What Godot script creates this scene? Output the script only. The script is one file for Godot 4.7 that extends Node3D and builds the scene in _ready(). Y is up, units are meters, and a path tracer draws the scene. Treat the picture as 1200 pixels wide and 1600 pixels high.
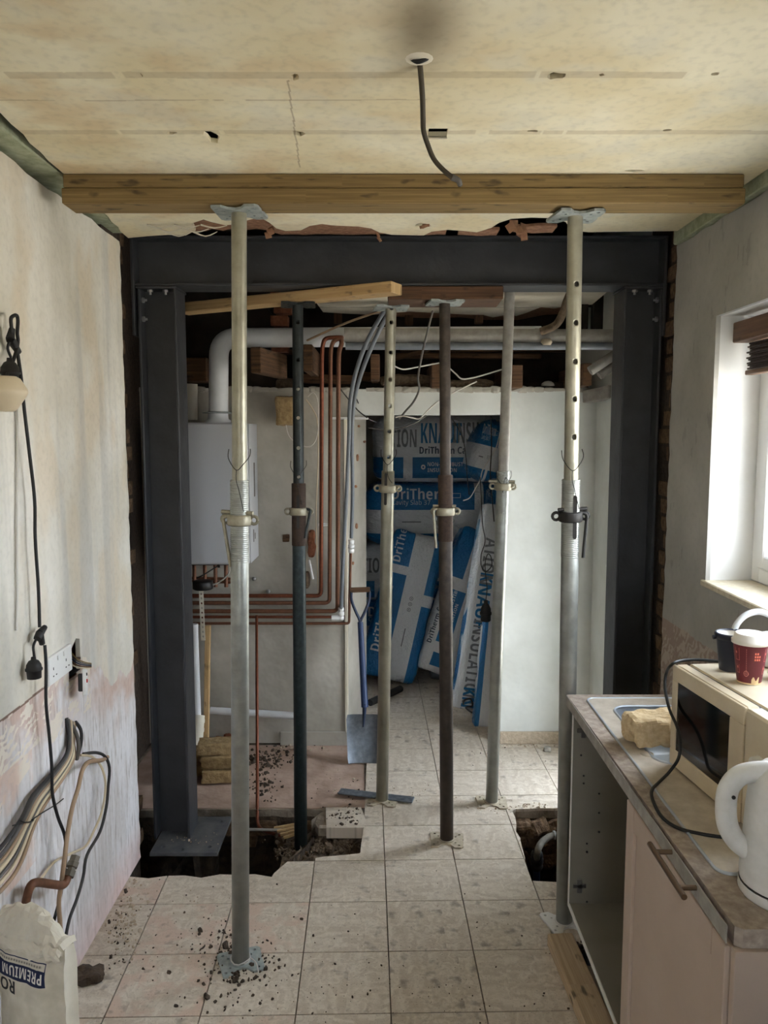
extends Node3D
# A half-demolished kitchen: steel goal-post frame, adjustable props, old pipework and stacked insulation beyond.
# World: y up, metres; the lens stands at (0, 1.85, 0) and looks along -z, 5.76 degrees downwards.

const FOC := 1230.0
const EYE := Vector3(0, 1.85, 0)
const WL := -1.065     # face of the left wall
const WR := 1.18       # face of the right wall
const CE := 2.64       # ceiling
const BK := -4.55      # face of the back wall
const CT := 0.93       # worktop

var M := {}
var rng := RandomNumberGenerator.new()
var used := {}
var PC := cos(deg_to_rad(5.76))
var PS := sin(deg_to_rad(5.76))

# ---------------------------------------------------------------- survey helpers: a sight line met with a real plane
func ray(px: float, py: float) -> Vector3:
	var u := (px - 600.0) / FOC
	var v := (800.0 - py) / FOC
	return Vector3(u, v * PC - PS, -PC - v * PS)
func F(px: float, py: float, h := 0.0) -> Vector3:
	var d := ray(px, py); return EYE + d * ((h - EYE.y) / d.y)
func Z(px: float, py: float, z: float) -> Vector3:
	var d := ray(px, py); return EYE + d * (z / d.z)
func X(px: float, py: float, x: float) -> Vector3:
	var d := ray(px, py); return EYE + d * (x / d.x)
func W(px: float, py: float, off := 0.012) -> Vector3:
	return X(px, py, WL + off)
func row_of(q: Vector3) -> float:
	var p := q - EYE
	return 800.0 - FOC * (p.y * PC - p.z * PS) / -(p.y * PS + p.z * PC)

# ---------------------------------------------------------------- mesh helpers
func S() -> SurfaceTool:
	var st := SurfaceTool.new(); st.begin(Mesh.PRIMITIVE_TRIANGLES); return st
func v3(st: SurfaceTool, p: Vector3, uv: Vector2):
	st.set_uv(uv); st.add_vertex(p)
func tri(st: SurfaceTool, a: Vector3, b: Vector3, c: Vector3, out: Vector3, ua := Vector2.ZERO, ub := Vector2.ZERO, uc := Vector2.ZERO):
	if (b - a).cross(c - a).dot(out) > 0.0:
		v3(st, a, ua); v3(st, c, uc); v3(st, b, ub)
	else:
		v3(st, a, ua); v3(st, b, ub); v3(st, c, uc)
func quad(st: SurfaceTool, a: Vector3, b: Vector3, c: Vector3, d: Vector3, out: Vector3, ua := Vector2.ZERO, ub := Vector2.ZERO, uc := Vector2.ZERO, ud := Vector2.ZERO):
	tri(st, a, b, c, out, ua, ub, uc); tri(st, a, c, d, out, ua, uc, ud)
func at(p: Vector3, b := Basis()) -> Transform3D:
	return Transform3D(b, p)
func ry(deg: float) -> Basis:
	return Basis(Vector3.UP, deg_to_rad(deg))
func along(a: Vector3, b: Vector3, up := Vector3.UP) -> Basis:     # local x runs from a to b
	var x := (b - a).normalized()
	var z := x.cross(up).normalized()
	return Basis(x, z.cross(x).normalized(), z)
func bx(st: SurfaceTool, xf: Transform3D, s: Vector3, bev := 0.002, uvo := Vector2.ZERO):
	st.set_smooth_group(-1)
	var h := s * 0.5
	bev = minf(bev, minf(h.x, minf(h.y, h.z)) * 0.8)
	var long := 0 if s.x >= s.y and s.x >= s.z else (1 if s.y >= s.z else 2)
	var P := {}
	for sx in [-1, 1]:
		for sy in [-1, 1]:
			for sz in [-1, 1]:
				for ax in 3:
					var p := Vector3(sx * h.x, sy * h.y, sz * h.z)
					for k in 3:
						if k != ax: p[k] -= signf(p[k]) * bev
					P[[sx, sy, sz, ax]] = p
	var emit := func(ids: Array, ax: int):
		var c := Vector3.ZERO
		for i in ids: c += P[i]
		var o1 := (ax + 1) % 3; var o2 := (ax + 2) % 3
		var uu := long if long != ax else o1
		var vv := o2 if uu == o1 else o1
		var ps := []; var us := []
		for i in ids:
			var p: Vector3 = P[i]
			ps.append(xf * p); us.append(Vector2(p[uu], p[vv] + p[ax] * 0.37) + uvo)
		if ids.size() == 4: quad(st, ps[0], ps[1], ps[2], ps[3], xf.basis * c, us[0], us[1], us[2], us[3])
		else: tri(st, ps[0], ps[1], ps[2], xf.basis * c, us[0], us[1], us[2])
	for ax in 3:
		for s0 in [-1, 1]:
			var ids := []
			for q in [[-1, -1], [1, -1], [1, 1], [-1, 1]]:
				var k := [0, 0, 0]; k[ax] = s0; k[(ax + 1) % 3] = q[0]; k[(ax + 2) % 3] = q[1]
				ids.append([k[0], k[1], k[2], ax])
			emit.call(ids, ax)
	if bev > 0.0:
		for ax in 3:       # edges that run along ax
			var a1 := (ax + 1) % 3; var a2 := (ax + 2) % 3
			for q in [[-1, -1], [1, -1], [1, 1], [-1, 1]]:
				var lo := [0, 0, 0]; var hi := [0, 0, 0]
				lo[ax] = -1; hi[ax] = 1
				lo[a1] = q[0]; hi[a1] = q[0]; lo[a2] = q[1]; hi[a2] = q[1]
				emit.call([lo + [a1], hi + [a1], hi + [a2], lo + [a2]], a1)
		for sx in [-1, 1]:
			for sy in [-1, 1]:
				for sz in [-1, 1]:
					emit.call([[sx, sy, sz, 0], [sx, sy, sz, 1], [sx, sy, sz, 2]], 0)
func box(lo: Vector3, hi: Vector3, bev := 0.002) -> SurfaceTool:
	var st := S(); bx(st, at((lo + hi) * 0.5), (hi - lo).abs(), bev); return st
func cat(pts: Array, n := 6) -> Array:                                # Catmull-Rom through the points
	var o := []
	for i in pts.size() - 1:
		var a: Vector3 = pts[maxi(i - 1, 0)]; var b: Vector3 = pts[i]; var c: Vector3 = pts[i + 1]; var d: Vector3 = pts[mini(i + 2, pts.size() - 1)]
		for k in n: o.append(b.cubic_interpolate(c, a, d, float(k) / n))
	o.append(pts[-1]); return o
func bend(pts: Array, r := 0.03, n := 4) -> Array:                    # straight runs with rounded corners
	var o := [pts[0]]
	for i in range(1, pts.size() - 1):
		var p: Vector3 = pts[i]; var a: Vector3 = pts[i - 1]; var c: Vector3 = pts[i + 1]
		var s := p + (a - p).normalized() * minf(r, a.distance_to(p) * 0.45); var e := p + (c - p).normalized() * minf(r, c.distance_to(p) * 0.45)
		for k in n + 1:
			var t := float(k) / n
			o.append(s.lerp(p, t).lerp(p.lerp(e, t), t))
	o.append(pts[-1]); return o
func tube(st: SurfaceTool, pts: Array, r: float, n := 10, r2 := -1.0, flat := 1.0):
	if r2 < 0: r2 = r
	var T: Vector3 = (pts[1] - pts[0]).normalized()
	var U := T.cross(Vector3.UP if absf(T.y) < 0.9 else Vector3.RIGHT).normalized()
	var prev := []
	var L := 0.0
	for i in pts.size():
		var t: Vector3 = (pts[mini(i + 1, pts.size() - 1)] - pts[maxi(i - 1, 0)]).normalized()
		U = (U - t * U.dot(t)).normalized()
		var V := t.cross(U)
		var rr := lerpf(r, r2, float(i) / (pts.size() - 1))
		var ring := []
		for k in n: ring.append(pts[i] + (U * cos(TAU * k / n) + V * sin(TAU * k / n) * flat) * rr)
		var L2: float = L + (pts[i].distance_to(pts[i - 1]) if i else 0.0)
		if i:
			st.set_smooth_group(0)
			var mid: Vector3 = (pts[i] + pts[i - 1]) * 0.5
			for k in n:
				var k2 := (k + 1) % n
				var q: Vector3 = (prev[k] + prev[k2] + ring[k] + ring[k2]) * 0.25
				quad(st, prev[k], prev[k2], ring[k2], ring[k], q - mid, Vector2(L, k * 6.28 * r / n), Vector2(L, (k + 1) * 6.28 * r / n), Vector2(L2, (k + 1) * 6.28 * r / n), Vector2(L2, k * 6.28 * r / n))
		if i == 0 or i == pts.size() - 1:
			st.set_smooth_group(-1)
			for k in range(1, n - 1): tri(st, ring[0], ring[k], ring[k + 1], -t if i == 0 else t)
		L = L2; prev = ring
func lathe(st: SurfaceTool, prof: Array, xf := Transform3D(), n := 24, smooth := true, su := 1.0):   # profile runs bottom, outside, top
	st.set_smooth_group(0 if smooth else -1)
	var L := 0.0
	for i in prof.size() - 1:
		var p: Vector2 = prof[i]; var q: Vector2 = prof[i + 1]
		var d := q - p; var L2 := L + d.length()
		for k in n:
			var a := TAU * k / n; var b := TAU * (k + 1) / n; var m := (a + b) / 2
			var A := Vector3(cos(a) * p.x, p.y, sin(a) * p.x); var B := Vector3(cos(b) * p.x, p.y, sin(b) * p.x)
			var C := Vector3(cos(b) * q.x, q.y, sin(b) * q.x); var D := Vector3(cos(a) * q.x, q.y, sin(a) * q.x)
			var out := Vector3(cos(m) * d.y, -d.x, sin(m) * d.y)
			var u0 := su * k / n; var u1 := su * (k + 1) / n
			if p.x < 1e-5: tri(st, xf * A, xf * C, xf * D, xf.basis * out, Vector2(u0, L), Vector2(u1, L2), Vector2(u0, L2))
			elif q.x < 1e-5: tri(st, xf * A, xf * B, xf * C, xf.basis * out, Vector2(u0, L), Vector2(u1, L), Vector2(u0, L2))
			else: quad(st, xf * A, xf * B, xf * C, xf * D, xf.basis * out, Vector2(u0, L), Vector2(u1, L), Vector2(u1, L2), Vector2(u0, L2))
		L = L2
func plate(st: SurfaceTool, poly: PackedVector2Array, holes: Array, d0: float, d1: float, xf := Transform3D(), uvf = null):
	# a flat piece of the outline poly, from depth d0 to d1 along local z, with real holes through it
	st.set_smooth_group(-1)
	var lo := poly[0]; var hi := poly[0]
	for p in poly: lo = lo.min(p); hi = hi.max(p)
	var cuts := [lo.x - 1.0]
	for hl in holes:
		var c := Vector2.ZERO
		for p in hl: c += p
		cuts.append((c / hl.size()).x)
	cuts.append(hi.x + 1.0); cuts.sort()
	for i in cuts.size() - 1:
		if cuts[i + 1] - cuts[i] < 1e-5: continue
		var slab := PackedVector2Array([Vector2(cuts[i], lo.y - 1), Vector2(cuts[i + 1], lo.y - 1), Vector2(cuts[i + 1], hi.y + 1), Vector2(cuts[i], hi.y + 1)])
		var pieces: Array = Geometry2D.intersect_polygons(poly, slab) if holes.size() else [poly]
		for hl in holes:
			var nxt := []
			for pc in pieces: nxt.append_array(Geometry2D.clip_polygons(pc, hl))
			pieces = nxt
		for pc in pieces: _extrude(st, pc, d0, d1, xf, uvf)
		if holes.is_empty(): break
func _extrude(st: SurfaceTool, pc: PackedVector2Array, d0: float, d1: float, xf: Transform3D, uvf):
	var idx := Geometry2D.triangulate_polygon(pc)
	var uvs := []
	for p in pc: uvs.append(uvf.call(p) if uvf != null else p)
	for k in range(0, idx.size(), 3):
		for d in [d0, d1]:
			var o := xf.basis * Vector3(0, 0, 1 if (d > minf(d0, d1)) else -1)
			tri(st, xf * Vector3(pc[idx[k]].x, pc[idx[k]].y, d), xf * Vector3(pc[idx[k + 1]].x, pc[idx[k + 1]].y, d), xf * Vector3(pc[idx[k + 2]].x, pc[idx[k + 2]].y, d), o, uvs[idx[k]], uvs[idx[k + 1]], uvs[idx[k + 2]])
	var cw := Geometry2D.is_polygon_clockwise(pc)
	for k in pc.size():
		var a := pc[k]; var b := pc[(k + 1) % pc.size()]
		var e := b - a
		var o2 := Vector2(e.y, -e.x) * (-1.0 if cw else 1.0)
		var k2 := (k + 1) % pc.size()
		quad(st, xf * Vector3(a.x, a.y, d0), xf * Vector3(b.x, b.y, d0), xf * Vector3(b.x, b.y, d1), xf * Vector3(a.x, a.y, d1), xf.basis * Vector3(o2.x, o2.y, 0), uvs[k], uvs[k2], uvs[k2], uvs[k])
func circ(c: Vector2, r: float, n := 10) -> PackedVector2Array:
	var o := PackedVector2Array()
	for k in n: o.append(c + Vector2(cos(TAU * k / n), sin(TAU * k / n)) * r)
	return o
func rect(a: Vector2, b: Vector2) -> PackedVector2Array:
	return PackedVector2Array([a, Vector2(b.x, a.y), b, Vector2(a.x, b.y)])
func rrect(a: Vector2, b: Vector2, r: float, n := 5) -> PackedVector2Array:
	var o := PackedVector2Array()
	for c in [[b.x - r, b.y - r, 0.0], [a.x + r, b.y - r, PI / 2], [a.x + r, a.y + r, PI], [b.x - r, a.y + r, PI * 1.5]]:
		for k in n + 1:
			var t: float = c[2] + PI / 2 * k / n
			o.append(Vector2(c[0] + cos(t) * r, c[1] + sin(t) * r))
	return o
const FLAT := Basis(Vector3(1, 0, 0), Vector3(0, 0, 1), Vector3(0, -1, 0))    # plate x,y -> world x,z ; depth runs downwards
const SIDE := Basis(Vector3(0, 0, 1), Vector3(0, 1, 0), Vector3(-1, 0, 0))    # plate x,y -> world z,y ; depth runs to -x
func ragged(a: Vector2, b: Vector2, n: int, amp: float, sd: int) -> Array:
	var r := RandomNumberGenerator.new(); r.seed = sd
	var o := []
	var nn := (b - a).orthogonal().normalized()
	for k in n + 1: o.append(a.lerp(b, float(k) / n) + nn * r.randf_range(-amp, amp))
	return o
func grid(st: SurfaceTool, nu: int, nv: int, f: Callable, out: Callable, smooth := true):
	st.set_smooth_group(0 if smooth else -1)
	var P := []
	for j in nv + 1:
		for i in nu + 1: P.append(f.call(float(i) / nu, float(j) / nv))
	for j in nv:
		for i in nu:
			var a: Vector3 = P[j * (nu + 1) + i]; var b: Vector3 = P[j * (nu + 1) + i + 1]; var c: Vector3 = P[(j + 1) * (nu + 1) + i + 1]; var d: Vector3 = P[(j + 1) * (nu + 1) + i]
			quad(st, a, b, c, d, out.call((a + c) * 0.5), Vector2(float(i) / nu, float(j) / nv), Vector2(float(i + 1) / nu, float(j) / nv), Vector2(float(i + 1) / nu, float(j + 1) / nv), Vector2(float(i) / nu, float(j + 1) / nv))
func lump(st: SurfaceTool, xf: Transform3D, s: Vector3, sub: int, rough: float, sd: int, rnd := 0.25, freq := 6.0, smooth := false, chip := 0.0, uvmode := 0):
	# a box whose edges are rounded by rnd (of its shortest side) and whose faces are roughened: stones, bricks, packs
	var nz := FastNoiseLite.new(); nz.seed = sd; nz.frequency = freq; nz.fractal_octaves = 3
	var h := s * 0.5
	var r := minf(h.x, minf(h.y, h.z)) * rnd * 2.0
	st.set_smooth_group(0 if smooth else -1)
	var pos := func(q: Vector3) -> Vector3:
		var p := Vector3(q.x * h.x, q.y * h.y, q.z * h.z)
		var inner := Vector3(clampf(p.x, -h.x + r, h.x - r), clampf(p.y, -h.y + r, h.y - r), clampf(p.z, -h.z + r, h.z - r))
		var d := p - inner
		if d.length() > 1e-6: p = inner + d.normalized() * minf(r, d.length())
		var n := nz.get_noise_3dv(p + Vector3(sd, 0, 0))
		p += p.normalized() * n * rough
		if chip > 0.0:
			var c := nz.get_noise_3dv(p * 0.5 + Vector3(9, sd, 3))
			p *= 1.0 - chip * maxf(0.0, c)
		return p
	for ax in 3:
		for sg in [-1.0, 1.0]:
			var P := []
			for j in sub + 1:
				for i in sub + 1:
					var q := Vector3.ZERO
					q[ax] = sg; q[(ax + 1) % 3] = -1.0 + 2.0 * i / sub; q[(ax + 2) % 3] = -1.0 + 2.0 * j / sub
					P.append(pos.call(q))
			for j in sub:
				for i in sub:
					var a: Vector3 = P[j * (sub + 1) + i]; var b: Vector3 = P[j * (sub + 1) + i + 1]; var c: Vector3 = P[(j + 1) * (sub + 1) + i + 1]; var d: Vector3 = P[(j + 1) * (sub + 1) + i]
					var uv := []
					for p in [a, b, c, d]:
						if uvmode == 1: uv.append(Vector2(p.x / s.x + 0.5, 0.5 - p.y / s.y))
						else: uv.append(Vector2(p[(ax + 1) % 3], p[(ax + 2) % 3]))
					quad(st, xf * a, xf * b, xf * c, xf * d, xf.basis * ((a + c) * 0.5), uv[0], uv[1], uv[2], uv[3])

# ---------------------------------------------------------------- scene-tree helpers
func numbered(called: String) -> String:
	var n: int = used.get(called, 0); used[called] = n + 1
	return called if n == 0 else "%s_%03d" % [called, n]
func done(st: SurfaceTool) -> Mesh:
	st.generate_normals(); return st.commit()
func put(called: String, mesh: Mesh, mat: Material, parent: Node = null) -> MeshInstance3D:
	var o := MeshInstance3D.new(); o.mesh = mesh; o.material_override = mat
	if parent: o.name = called; parent.add_child(o, true)
	else: o.name = numbered(called); add_child(o, true)
	return o
func obj(called: String, st: SurfaceTool, mat: Material, parent: Node = null) -> MeshInstance3D:
	return put(called, done(st), mat, parent)
func tag(o: Node, label: String, category: String, group := "") -> Node:
	o.set_meta("label", label); o.set_meta("category", category)
	if group: o.set_meta("group", group)
	return o
func thing(called: String, label: String, category: String, p := Vector3.ZERO, group := "") -> Node3D:
	var o := Node3D.new(); o.name = numbered(called); add_child(o); o.position = p
	tag(o, label, category, group); return o
func struct(called: String, st: SurfaceTool, mat: Material) -> Node3D:
	var o: Node3D
	if st: o = obj(called, st, mat)
	else: o = Node3D.new(); o.name = numbered(called); add_child(o)
	o.set_meta("kind", "structure"); return o
func one(called: String, label: String, category: String, st: SurfaceTool, mat: Material, group := "") -> MeshInstance3D:
	var o := obj(called, st, mat); tag(o, label, category, group); return o

# ---------------------------------------------------------------- materials
func tex(w: int, h: int, f: Callable) -> ImageTexture:
	var im := Image.create_empty(w, h, false, Image.FORMAT_RGB8)
	for y in h:
		for x in w: im.set_pixel(x, y, f.call(float(x) / w, float(y) / h))
	return ImageTexture.create_from_image(im)
func noise_tex(a: Color, b: Color, freq: float, sd: int, oct := 5, size := 512, mid := 0.5) -> NoiseTexture2D:
	var n := FastNoiseLite.new(); n.seed = sd; n.frequency = freq; n.fractal_octaves = oct; n.fractal_gain = 0.6
	var t := NoiseTexture2D.new(); t.width = size; t.height = size; t.seamless = true; t.noise = n
	var g := Gradient.new(); g.set_color(0, a); g.set_color(1, b); g.add_point(mid, a.lerp(b, 0.5))
	t.color_ramp = g; return t
func bump_tex(freq: float, sd: int, strength := 4.0, size := 512) -> NoiseTexture2D:
	var n := FastNoiseLite.new(); n.seed = sd; n.frequency = freq; n.fractal_octaves = 5; n.fractal_gain = 0.6
	var t := NoiseTexture2D.new(); t.width = size; t.height = size; t.seamless = true; t.noise = n; t.as_normal_map = true; t.bump_strength = strength
	return t
var bumps := {}
func mat(called: String, a: Color, b: Color, rough := 0.8, scale := 1.0, freq := 0.01, metal := 0.0, bump := 0.0, sd := 1) -> StandardMaterial3D:
	var m := StandardMaterial3D.new(); m.resource_name = called
	m.albedo_texture = noise_tex(a, b, freq, sd, 5, 256)
	m.roughness = rough; m.metallic = metal
	m.uv1_triplanar = true; m.uv1_world_triplanar = true; m.uv1_scale = Vector3.ONE * scale
	if bump > 0.0:
		if not bumps.has(freq): bumps[freq] = bump_tex(freq, 7, 6.0, 256)
		m.normal_enabled = true; m.normal_texture = bumps[freq]; m.normal_scale = bump
	M[called] = m; return m
func plain(called: String, c: Color, rough := 0.5, metal := 0.0) -> StandardMaterial3D:
	var m := StandardMaterial3D.new(); m.resource_name = called; m.albedo_color = c; m.roughness = rough; m.metallic = metal
	M[called] = m; return m
func C8(r: int, g: int, b: int) -> Color:
	return Color8(r, g, b)
func wood(called: String, a: Color, b: Color, sd: int, rough := 0.75) -> StandardMaterial3D:
	var n := FastNoiseLite.new(); n.seed = sd; n.frequency = 1.0; n.fractal_octaves = 4
	var t := tex(384, 192, func(u, v):
		var w: float = n.get_noise_2d(u * 3.0, v * 22.0) * 0.6 + n.get_noise_2d(u * 1.3 + 7.0, v * 70.0) * 0.5
		var k: float = absf(n.get_noise_2d(u * 6.0 + 40.0, v * 4.0))
		var c := a.lerp(b, clampf(0.5 + w * 0.9, 0, 1))
		return c.darkened(clampf((k - 0.42) * 1.6, 0.0, 0.5)))
	var m := StandardMaterial3D.new(); m.resource_name = called; m.albedo_texture = t; m.roughness = rough
	m.uv1_scale = Vector3(0.9, 3.2, 1); M[called] = m; return m
func lay_text(im: Image, text: String, o: Vector2, hgt: float, deg: float, col: Color, bold := true, squeeze := 1.0):
	# prints lettering into a picture: baseline start o in pixels, letter height hgt in pixels
	var f := SystemFont.new(); f.font_names = PackedStringArray(["Droid Sans"]); f.font_weight = 700 if bold else 400
	var t := TextMesh.new(); t.font = f; t.text = text; t.font_size = 64; t.pixel_size = 1.0; t.depth = 1.0; t.curve_step = 4.0
	t.horizontal_alignment = HORIZONTAL_ALIGNMENT_LEFT; t.vertical_alignment = VERTICAL_ALIGNMENT_BOTTOM
	var fs := t.get_faces()
	var b := t.get_aabb()
	var k := hgt / 46.0
	var R := Transform2D(deg_to_rad(deg), o)
	for i in range(0, fs.size(), 3):
		if fs[i].z < 0.4 or fs[i + 1].z < 0.4 or fs[i + 2].z < 0.4: continue
		var q := []
		for j in 3: q.append(R * Vector2((fs[i + j].x - b.position.x) * k * squeeze, -(fs[i + j].y - b.position.y) * k))
		var lo: Vector2 = q[0].min(q[1]).min(q[2]); var hi: Vector2 = q[0].max(q[1]).max(q[2])
		for y in range(maxi(0, int(lo.y)), mini(im.get_height() - 1, int(hi.y) + 1) + 1):
			for x in range(maxi(0, int(lo.x)), mini(im.get_width() - 1, int(hi.x) + 1) + 1):
				if Geometry2D.point_is_inside_triangle(Vector2(x + 0.5, y + 0.5), q[0], q[1], q[2]): im.set_pixel(x, y, col)
func pic(im: Image, rough := 0.6) -> StandardMaterial3D:
	var m := StandardMaterial3D.new(); m.albedo_texture = ImageTexture.create_from_image(im); m.roughness = rough; m.texture_repeat = false; return m
func nz(sd: int, freq: float, oct := 4) -> FastNoiseLite:
	var n := FastNoiseLite.new(); n.seed = sd; n.frequency = freq; n.fractal_octaves = oct; return n

func _ready():
	rng.seed = 11
	# ---- camera, sky, exposure
	var cam := Camera3D.new(); cam.name = "camera"; cam.fov = rad_to_deg(2.0 * atan(800.0 / FOC)); cam.position = EYE
	cam.rotation = Vector3(deg_to_rad(-5.76), 0, 0); cam.near = 0.05; cam.current = true; add_child(cam)
	var we := WorldEnvironment.new(); we.name = "environment"; add_child(we)
	var env := Environment.new(); we.environment = env
	var sky := Sky.new(); var sm := ProceduralSkyMaterial.new()
	sm.sky_top_color = C8(214, 226, 240); sm.sky_horizon_color = C8(236, 242, 248); sm.sky_curve = 0.2; sm.sky_energy_multiplier = 1.0
	sm.ground_bottom_color = C8(206, 202, 192); sm.ground_horizon_color = C8(220, 220, 216)
	sky.sky_material = sm; env.background_mode = Environment.BG_SKY; env.sky = sky
	env.background_energy_multiplier = 6.0
	env.tonemap_mode = Environment.TONE_MAPPER_LINEAR; env.tonemap_exposure = 3.6
	env.sdfgi_enabled = true; env.ssao_enabled = true; env.ssil_enabled = true
	materials()
	room()
	frame_and_timbers()
	props()
	back_zone()
	void_above()
	far_room()
	left_wall_things()
	kitchen()
	floor_things()

func materials():
	mat("plaster_white", C8(196, 192, 180), C8(224, 220, 210), 0.85, 0.7, 0.012, 0.0, 0.25, 3)
	mat("plaster_grey", C8(158, 153, 141), C8(190, 185, 174), 0.85, 0.8, 0.01, 0.0, 0.3, 4)
	mat("plaster_pale", C8(206, 208, 202), C8(226, 228, 224), 0.7, 0.8, 0.01, 0.0, 0.15, 5)
	mat("reveal_white", C8(222, 222, 220), C8(236, 236, 234), 0.6, 1.0, 0.01, 0.0, 0.1, 6)
	mat("screed", C8(112, 100, 86), C8(168, 156, 140), 0.95, 1.6, 0.02, 0.0, 0.8, 7)
	mat("red_screed", C8(158, 132, 116), C8(196, 172, 156), 0.95, 1.2, 0.012, 0.0, 0.5, 8)
	mat("soil", C8(46, 38, 31), C8(100, 84, 68), 1.0, 2.2, 0.03, 0.0, 1.0, 9)
	mat("rubble", C8(62, 52, 42), C8(136, 116, 94), 1.0, 3.0, 0.03, 0.0, 1.0, 10)
	mat("dust", C8(176, 160, 138), C8(206, 190, 168), 1.0, 4.0, 0.03, 0.0, 0.8, 11)
	mat("brick_red", C8(112, 66, 46), C8(160, 104, 76), 0.95, 3.0, 0.03, 0.0, 0.8, 12)
	mat("rough_brick", C8(72, 56, 42), C8(132, 106, 78), 1.0, 4.0, 0.03, 0.0, 1.0, 46)
	mat("dark_brick", C8(44, 36, 30), C8(74, 60, 48), 1.0, 4.0, 0.03, 0.0, 1.0, 47)
	mat("brick_yellow", C8(132, 108, 74), C8(190, 164, 120), 0.95, 3.0, 0.03, 0.0, 0.8, 13)
	mat("stone", C8(182, 154, 114), C8(224, 204, 168), 0.95, 4.0, 0.03, 0.0, 0.8, 14)
	mat("steel_grey", C8(44, 46, 50), C8(60, 62, 66), 0.5, 1.4, 0.015, 0.0, 0.12, 15)
	mat("steel_plate", C8(76, 80, 86), C8(116, 116, 114), 0.55, 2.0, 0.015, 0.2, 0.12, 16)
	mat("galv", C8(134, 136, 130), C8(186, 188, 182), 0.42, 2.4, 0.014, 0.75, 0.1, 17)
	mat("galv_dusty", C8(142, 139, 122), C8(190, 187, 172), 0.42, 1.6, 0.014, 0.6, 0.15, 18)
	mat("galv_plate", C8(138, 146, 144), C8(184, 190, 186), 0.6, 4.0, 0.02, 0.3, 0.2, 19)
	mat("prop_black", C8(24, 30, 32), C8(52, 58, 58), 0.45, 3.0, 0.02, 0.3, 0.2, 20)
	mat("prop_green", C8(22, 32, 36), C8(62, 74, 74), 0.42, 6.0, 0.02, 0.2, 0.2, 21)
	mat("prop_brown", C8(48, 42, 38), C8(88, 78, 70), 0.55, 3.0, 0.02, 0.35, 0.2, 22)
	mat("rust", C8(54, 43, 37), C8(86, 68, 57), 0.8, 6.0, 0.03, 0.3, 0.3, 23)
	mat("collar_cast", C8(140, 134, 116), C8(180, 174, 154), 0.5, 5.0, 0.02, 0.5, 0.2, 24)
	mat("plate_dusty", C8(158, 146, 126), C8(196, 184, 162), 0.9, 5.0, 0.02, 0.05, 0.3, 25)
	mat("copper", C8(104, 58, 42), C8(140, 82, 58), 0.4, 5.0, 0.02, 0.6, 0.05, 26)
	mat("copper_dull", C8(98, 66, 50), C8(134, 90, 66), 0.55, 5.0, 0.02, 0.4, 0.1, 27)
	mat("board", C8(206, 198, 178), C8(226, 218, 200), 0.9, 1.5, 0.012, 0.0, 0.2, 28)
	mat("torn_paper", C8(120, 84, 64), C8(172, 132, 104), 0.95, 6.0, 0.02, 0.0, 0.4, 29)
	mat("green_timber", C8(140, 148, 120), C8(188, 194, 168), 0.9, 3.0, 0.02, 0.0, 0.4, 30)
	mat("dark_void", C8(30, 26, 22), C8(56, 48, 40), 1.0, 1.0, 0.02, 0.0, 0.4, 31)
	mat("flue_white", C8(206, 208, 210), C8(222, 224, 226), 0.45, 2.0, 0.012, 0.0, 0.0, 32)
	mat("pipe_dusty", C8(140, 136, 128), C8(178, 174, 166), 0.7, 3.0, 0.02, 0.0, 0.1, 33)
	mat("dust_pipe", C8(86, 80, 70), C8(124, 116, 102), 0.8, 4.0, 0.03, 0.0, 0.2, 48)
	mat("grey_pipe", C8(104, 110, 118), C8(128, 132, 138), 0.45, 3.0, 0.02, 0.0, 0.0, 34)
	mat("worktop", C8(134, 120, 110), C8(188, 174, 160), 0.8, 5.0, 0.02, 0.0, 0.15, 35)
	mat("sink_dusty", C8(184, 172, 156), C8(216, 206, 192), 0.6, 3.0, 0.016, 0.2, 0.1, 36)
	mat("sink_steel", C8(172, 180, 190), C8(204, 210, 216), 0.38, 2.0, 0.012, 0.35, 0.05, 37)
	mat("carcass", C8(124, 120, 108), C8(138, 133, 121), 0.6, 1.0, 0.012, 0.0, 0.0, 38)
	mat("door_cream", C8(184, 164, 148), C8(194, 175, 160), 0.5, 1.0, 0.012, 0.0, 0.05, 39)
	mat("mw_cream", C8(206, 190, 162), C8(220, 206, 180), 0.45, 2.0, 0.012, 0.0, 0.0, 40)
	mat("kettle_white", C8(214, 212, 206), C8(232, 230, 226), 0.4, 4.0, 0.02, 0.0, 0.05, 41)
	mat("bag_paper", C8(208, 200, 182), C8(226, 219, 202), 0.85, 3.0, 0.012, 0.0, 0.2, 42)
	mat("blade_steel", C8(88, 96, 106), C8(138, 144, 150), 0.45, 4.0, 0.02, 0.6, 0.15, 43)
	mat("marble_sill", C8(206, 192, 164), C8(232, 222, 200), 0.5, 4.0, 0.03, 0.0, 0.0, 44)
	mat("tube_black", C8(30, 30, 30), C8(62, 60, 58), 0.7, 6.0, 0.02, 0.0, 0.2, 45)
	wood("new_pine", C8(176, 142, 96), C8(206, 176, 128), 50)
	wood("green_pine", C8(112, 90, 54), C8(150, 126, 82), 51)
	wood("old_board", C8(64, 44, 30), C8(104, 74, 52), 52, 0.9)
	wood("joist_wood", C8(66, 46, 30), C8(112, 82, 56), 53, 0.9)
	wood("floor_timber", C8(168, 144, 114), C8(200, 178, 146), 54, 0.85)
	wood("blind_head", C8(92, 68, 52), C8(124, 94, 74), 55, 0.6)
	plain("black", C8(16, 16, 17), 0.5)
	plain("rubber", C8(22, 22, 23), 0.6)
	plain("white_plastic", C8(228, 228, 226), 0.4)
	plain("cream_cable", C8(206, 190, 160), 0.6)
	plain("tan_cable", C8(160, 134, 108), 0.6)
	plain("grey_cable", C8(92, 88, 84), 0.6)
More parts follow.
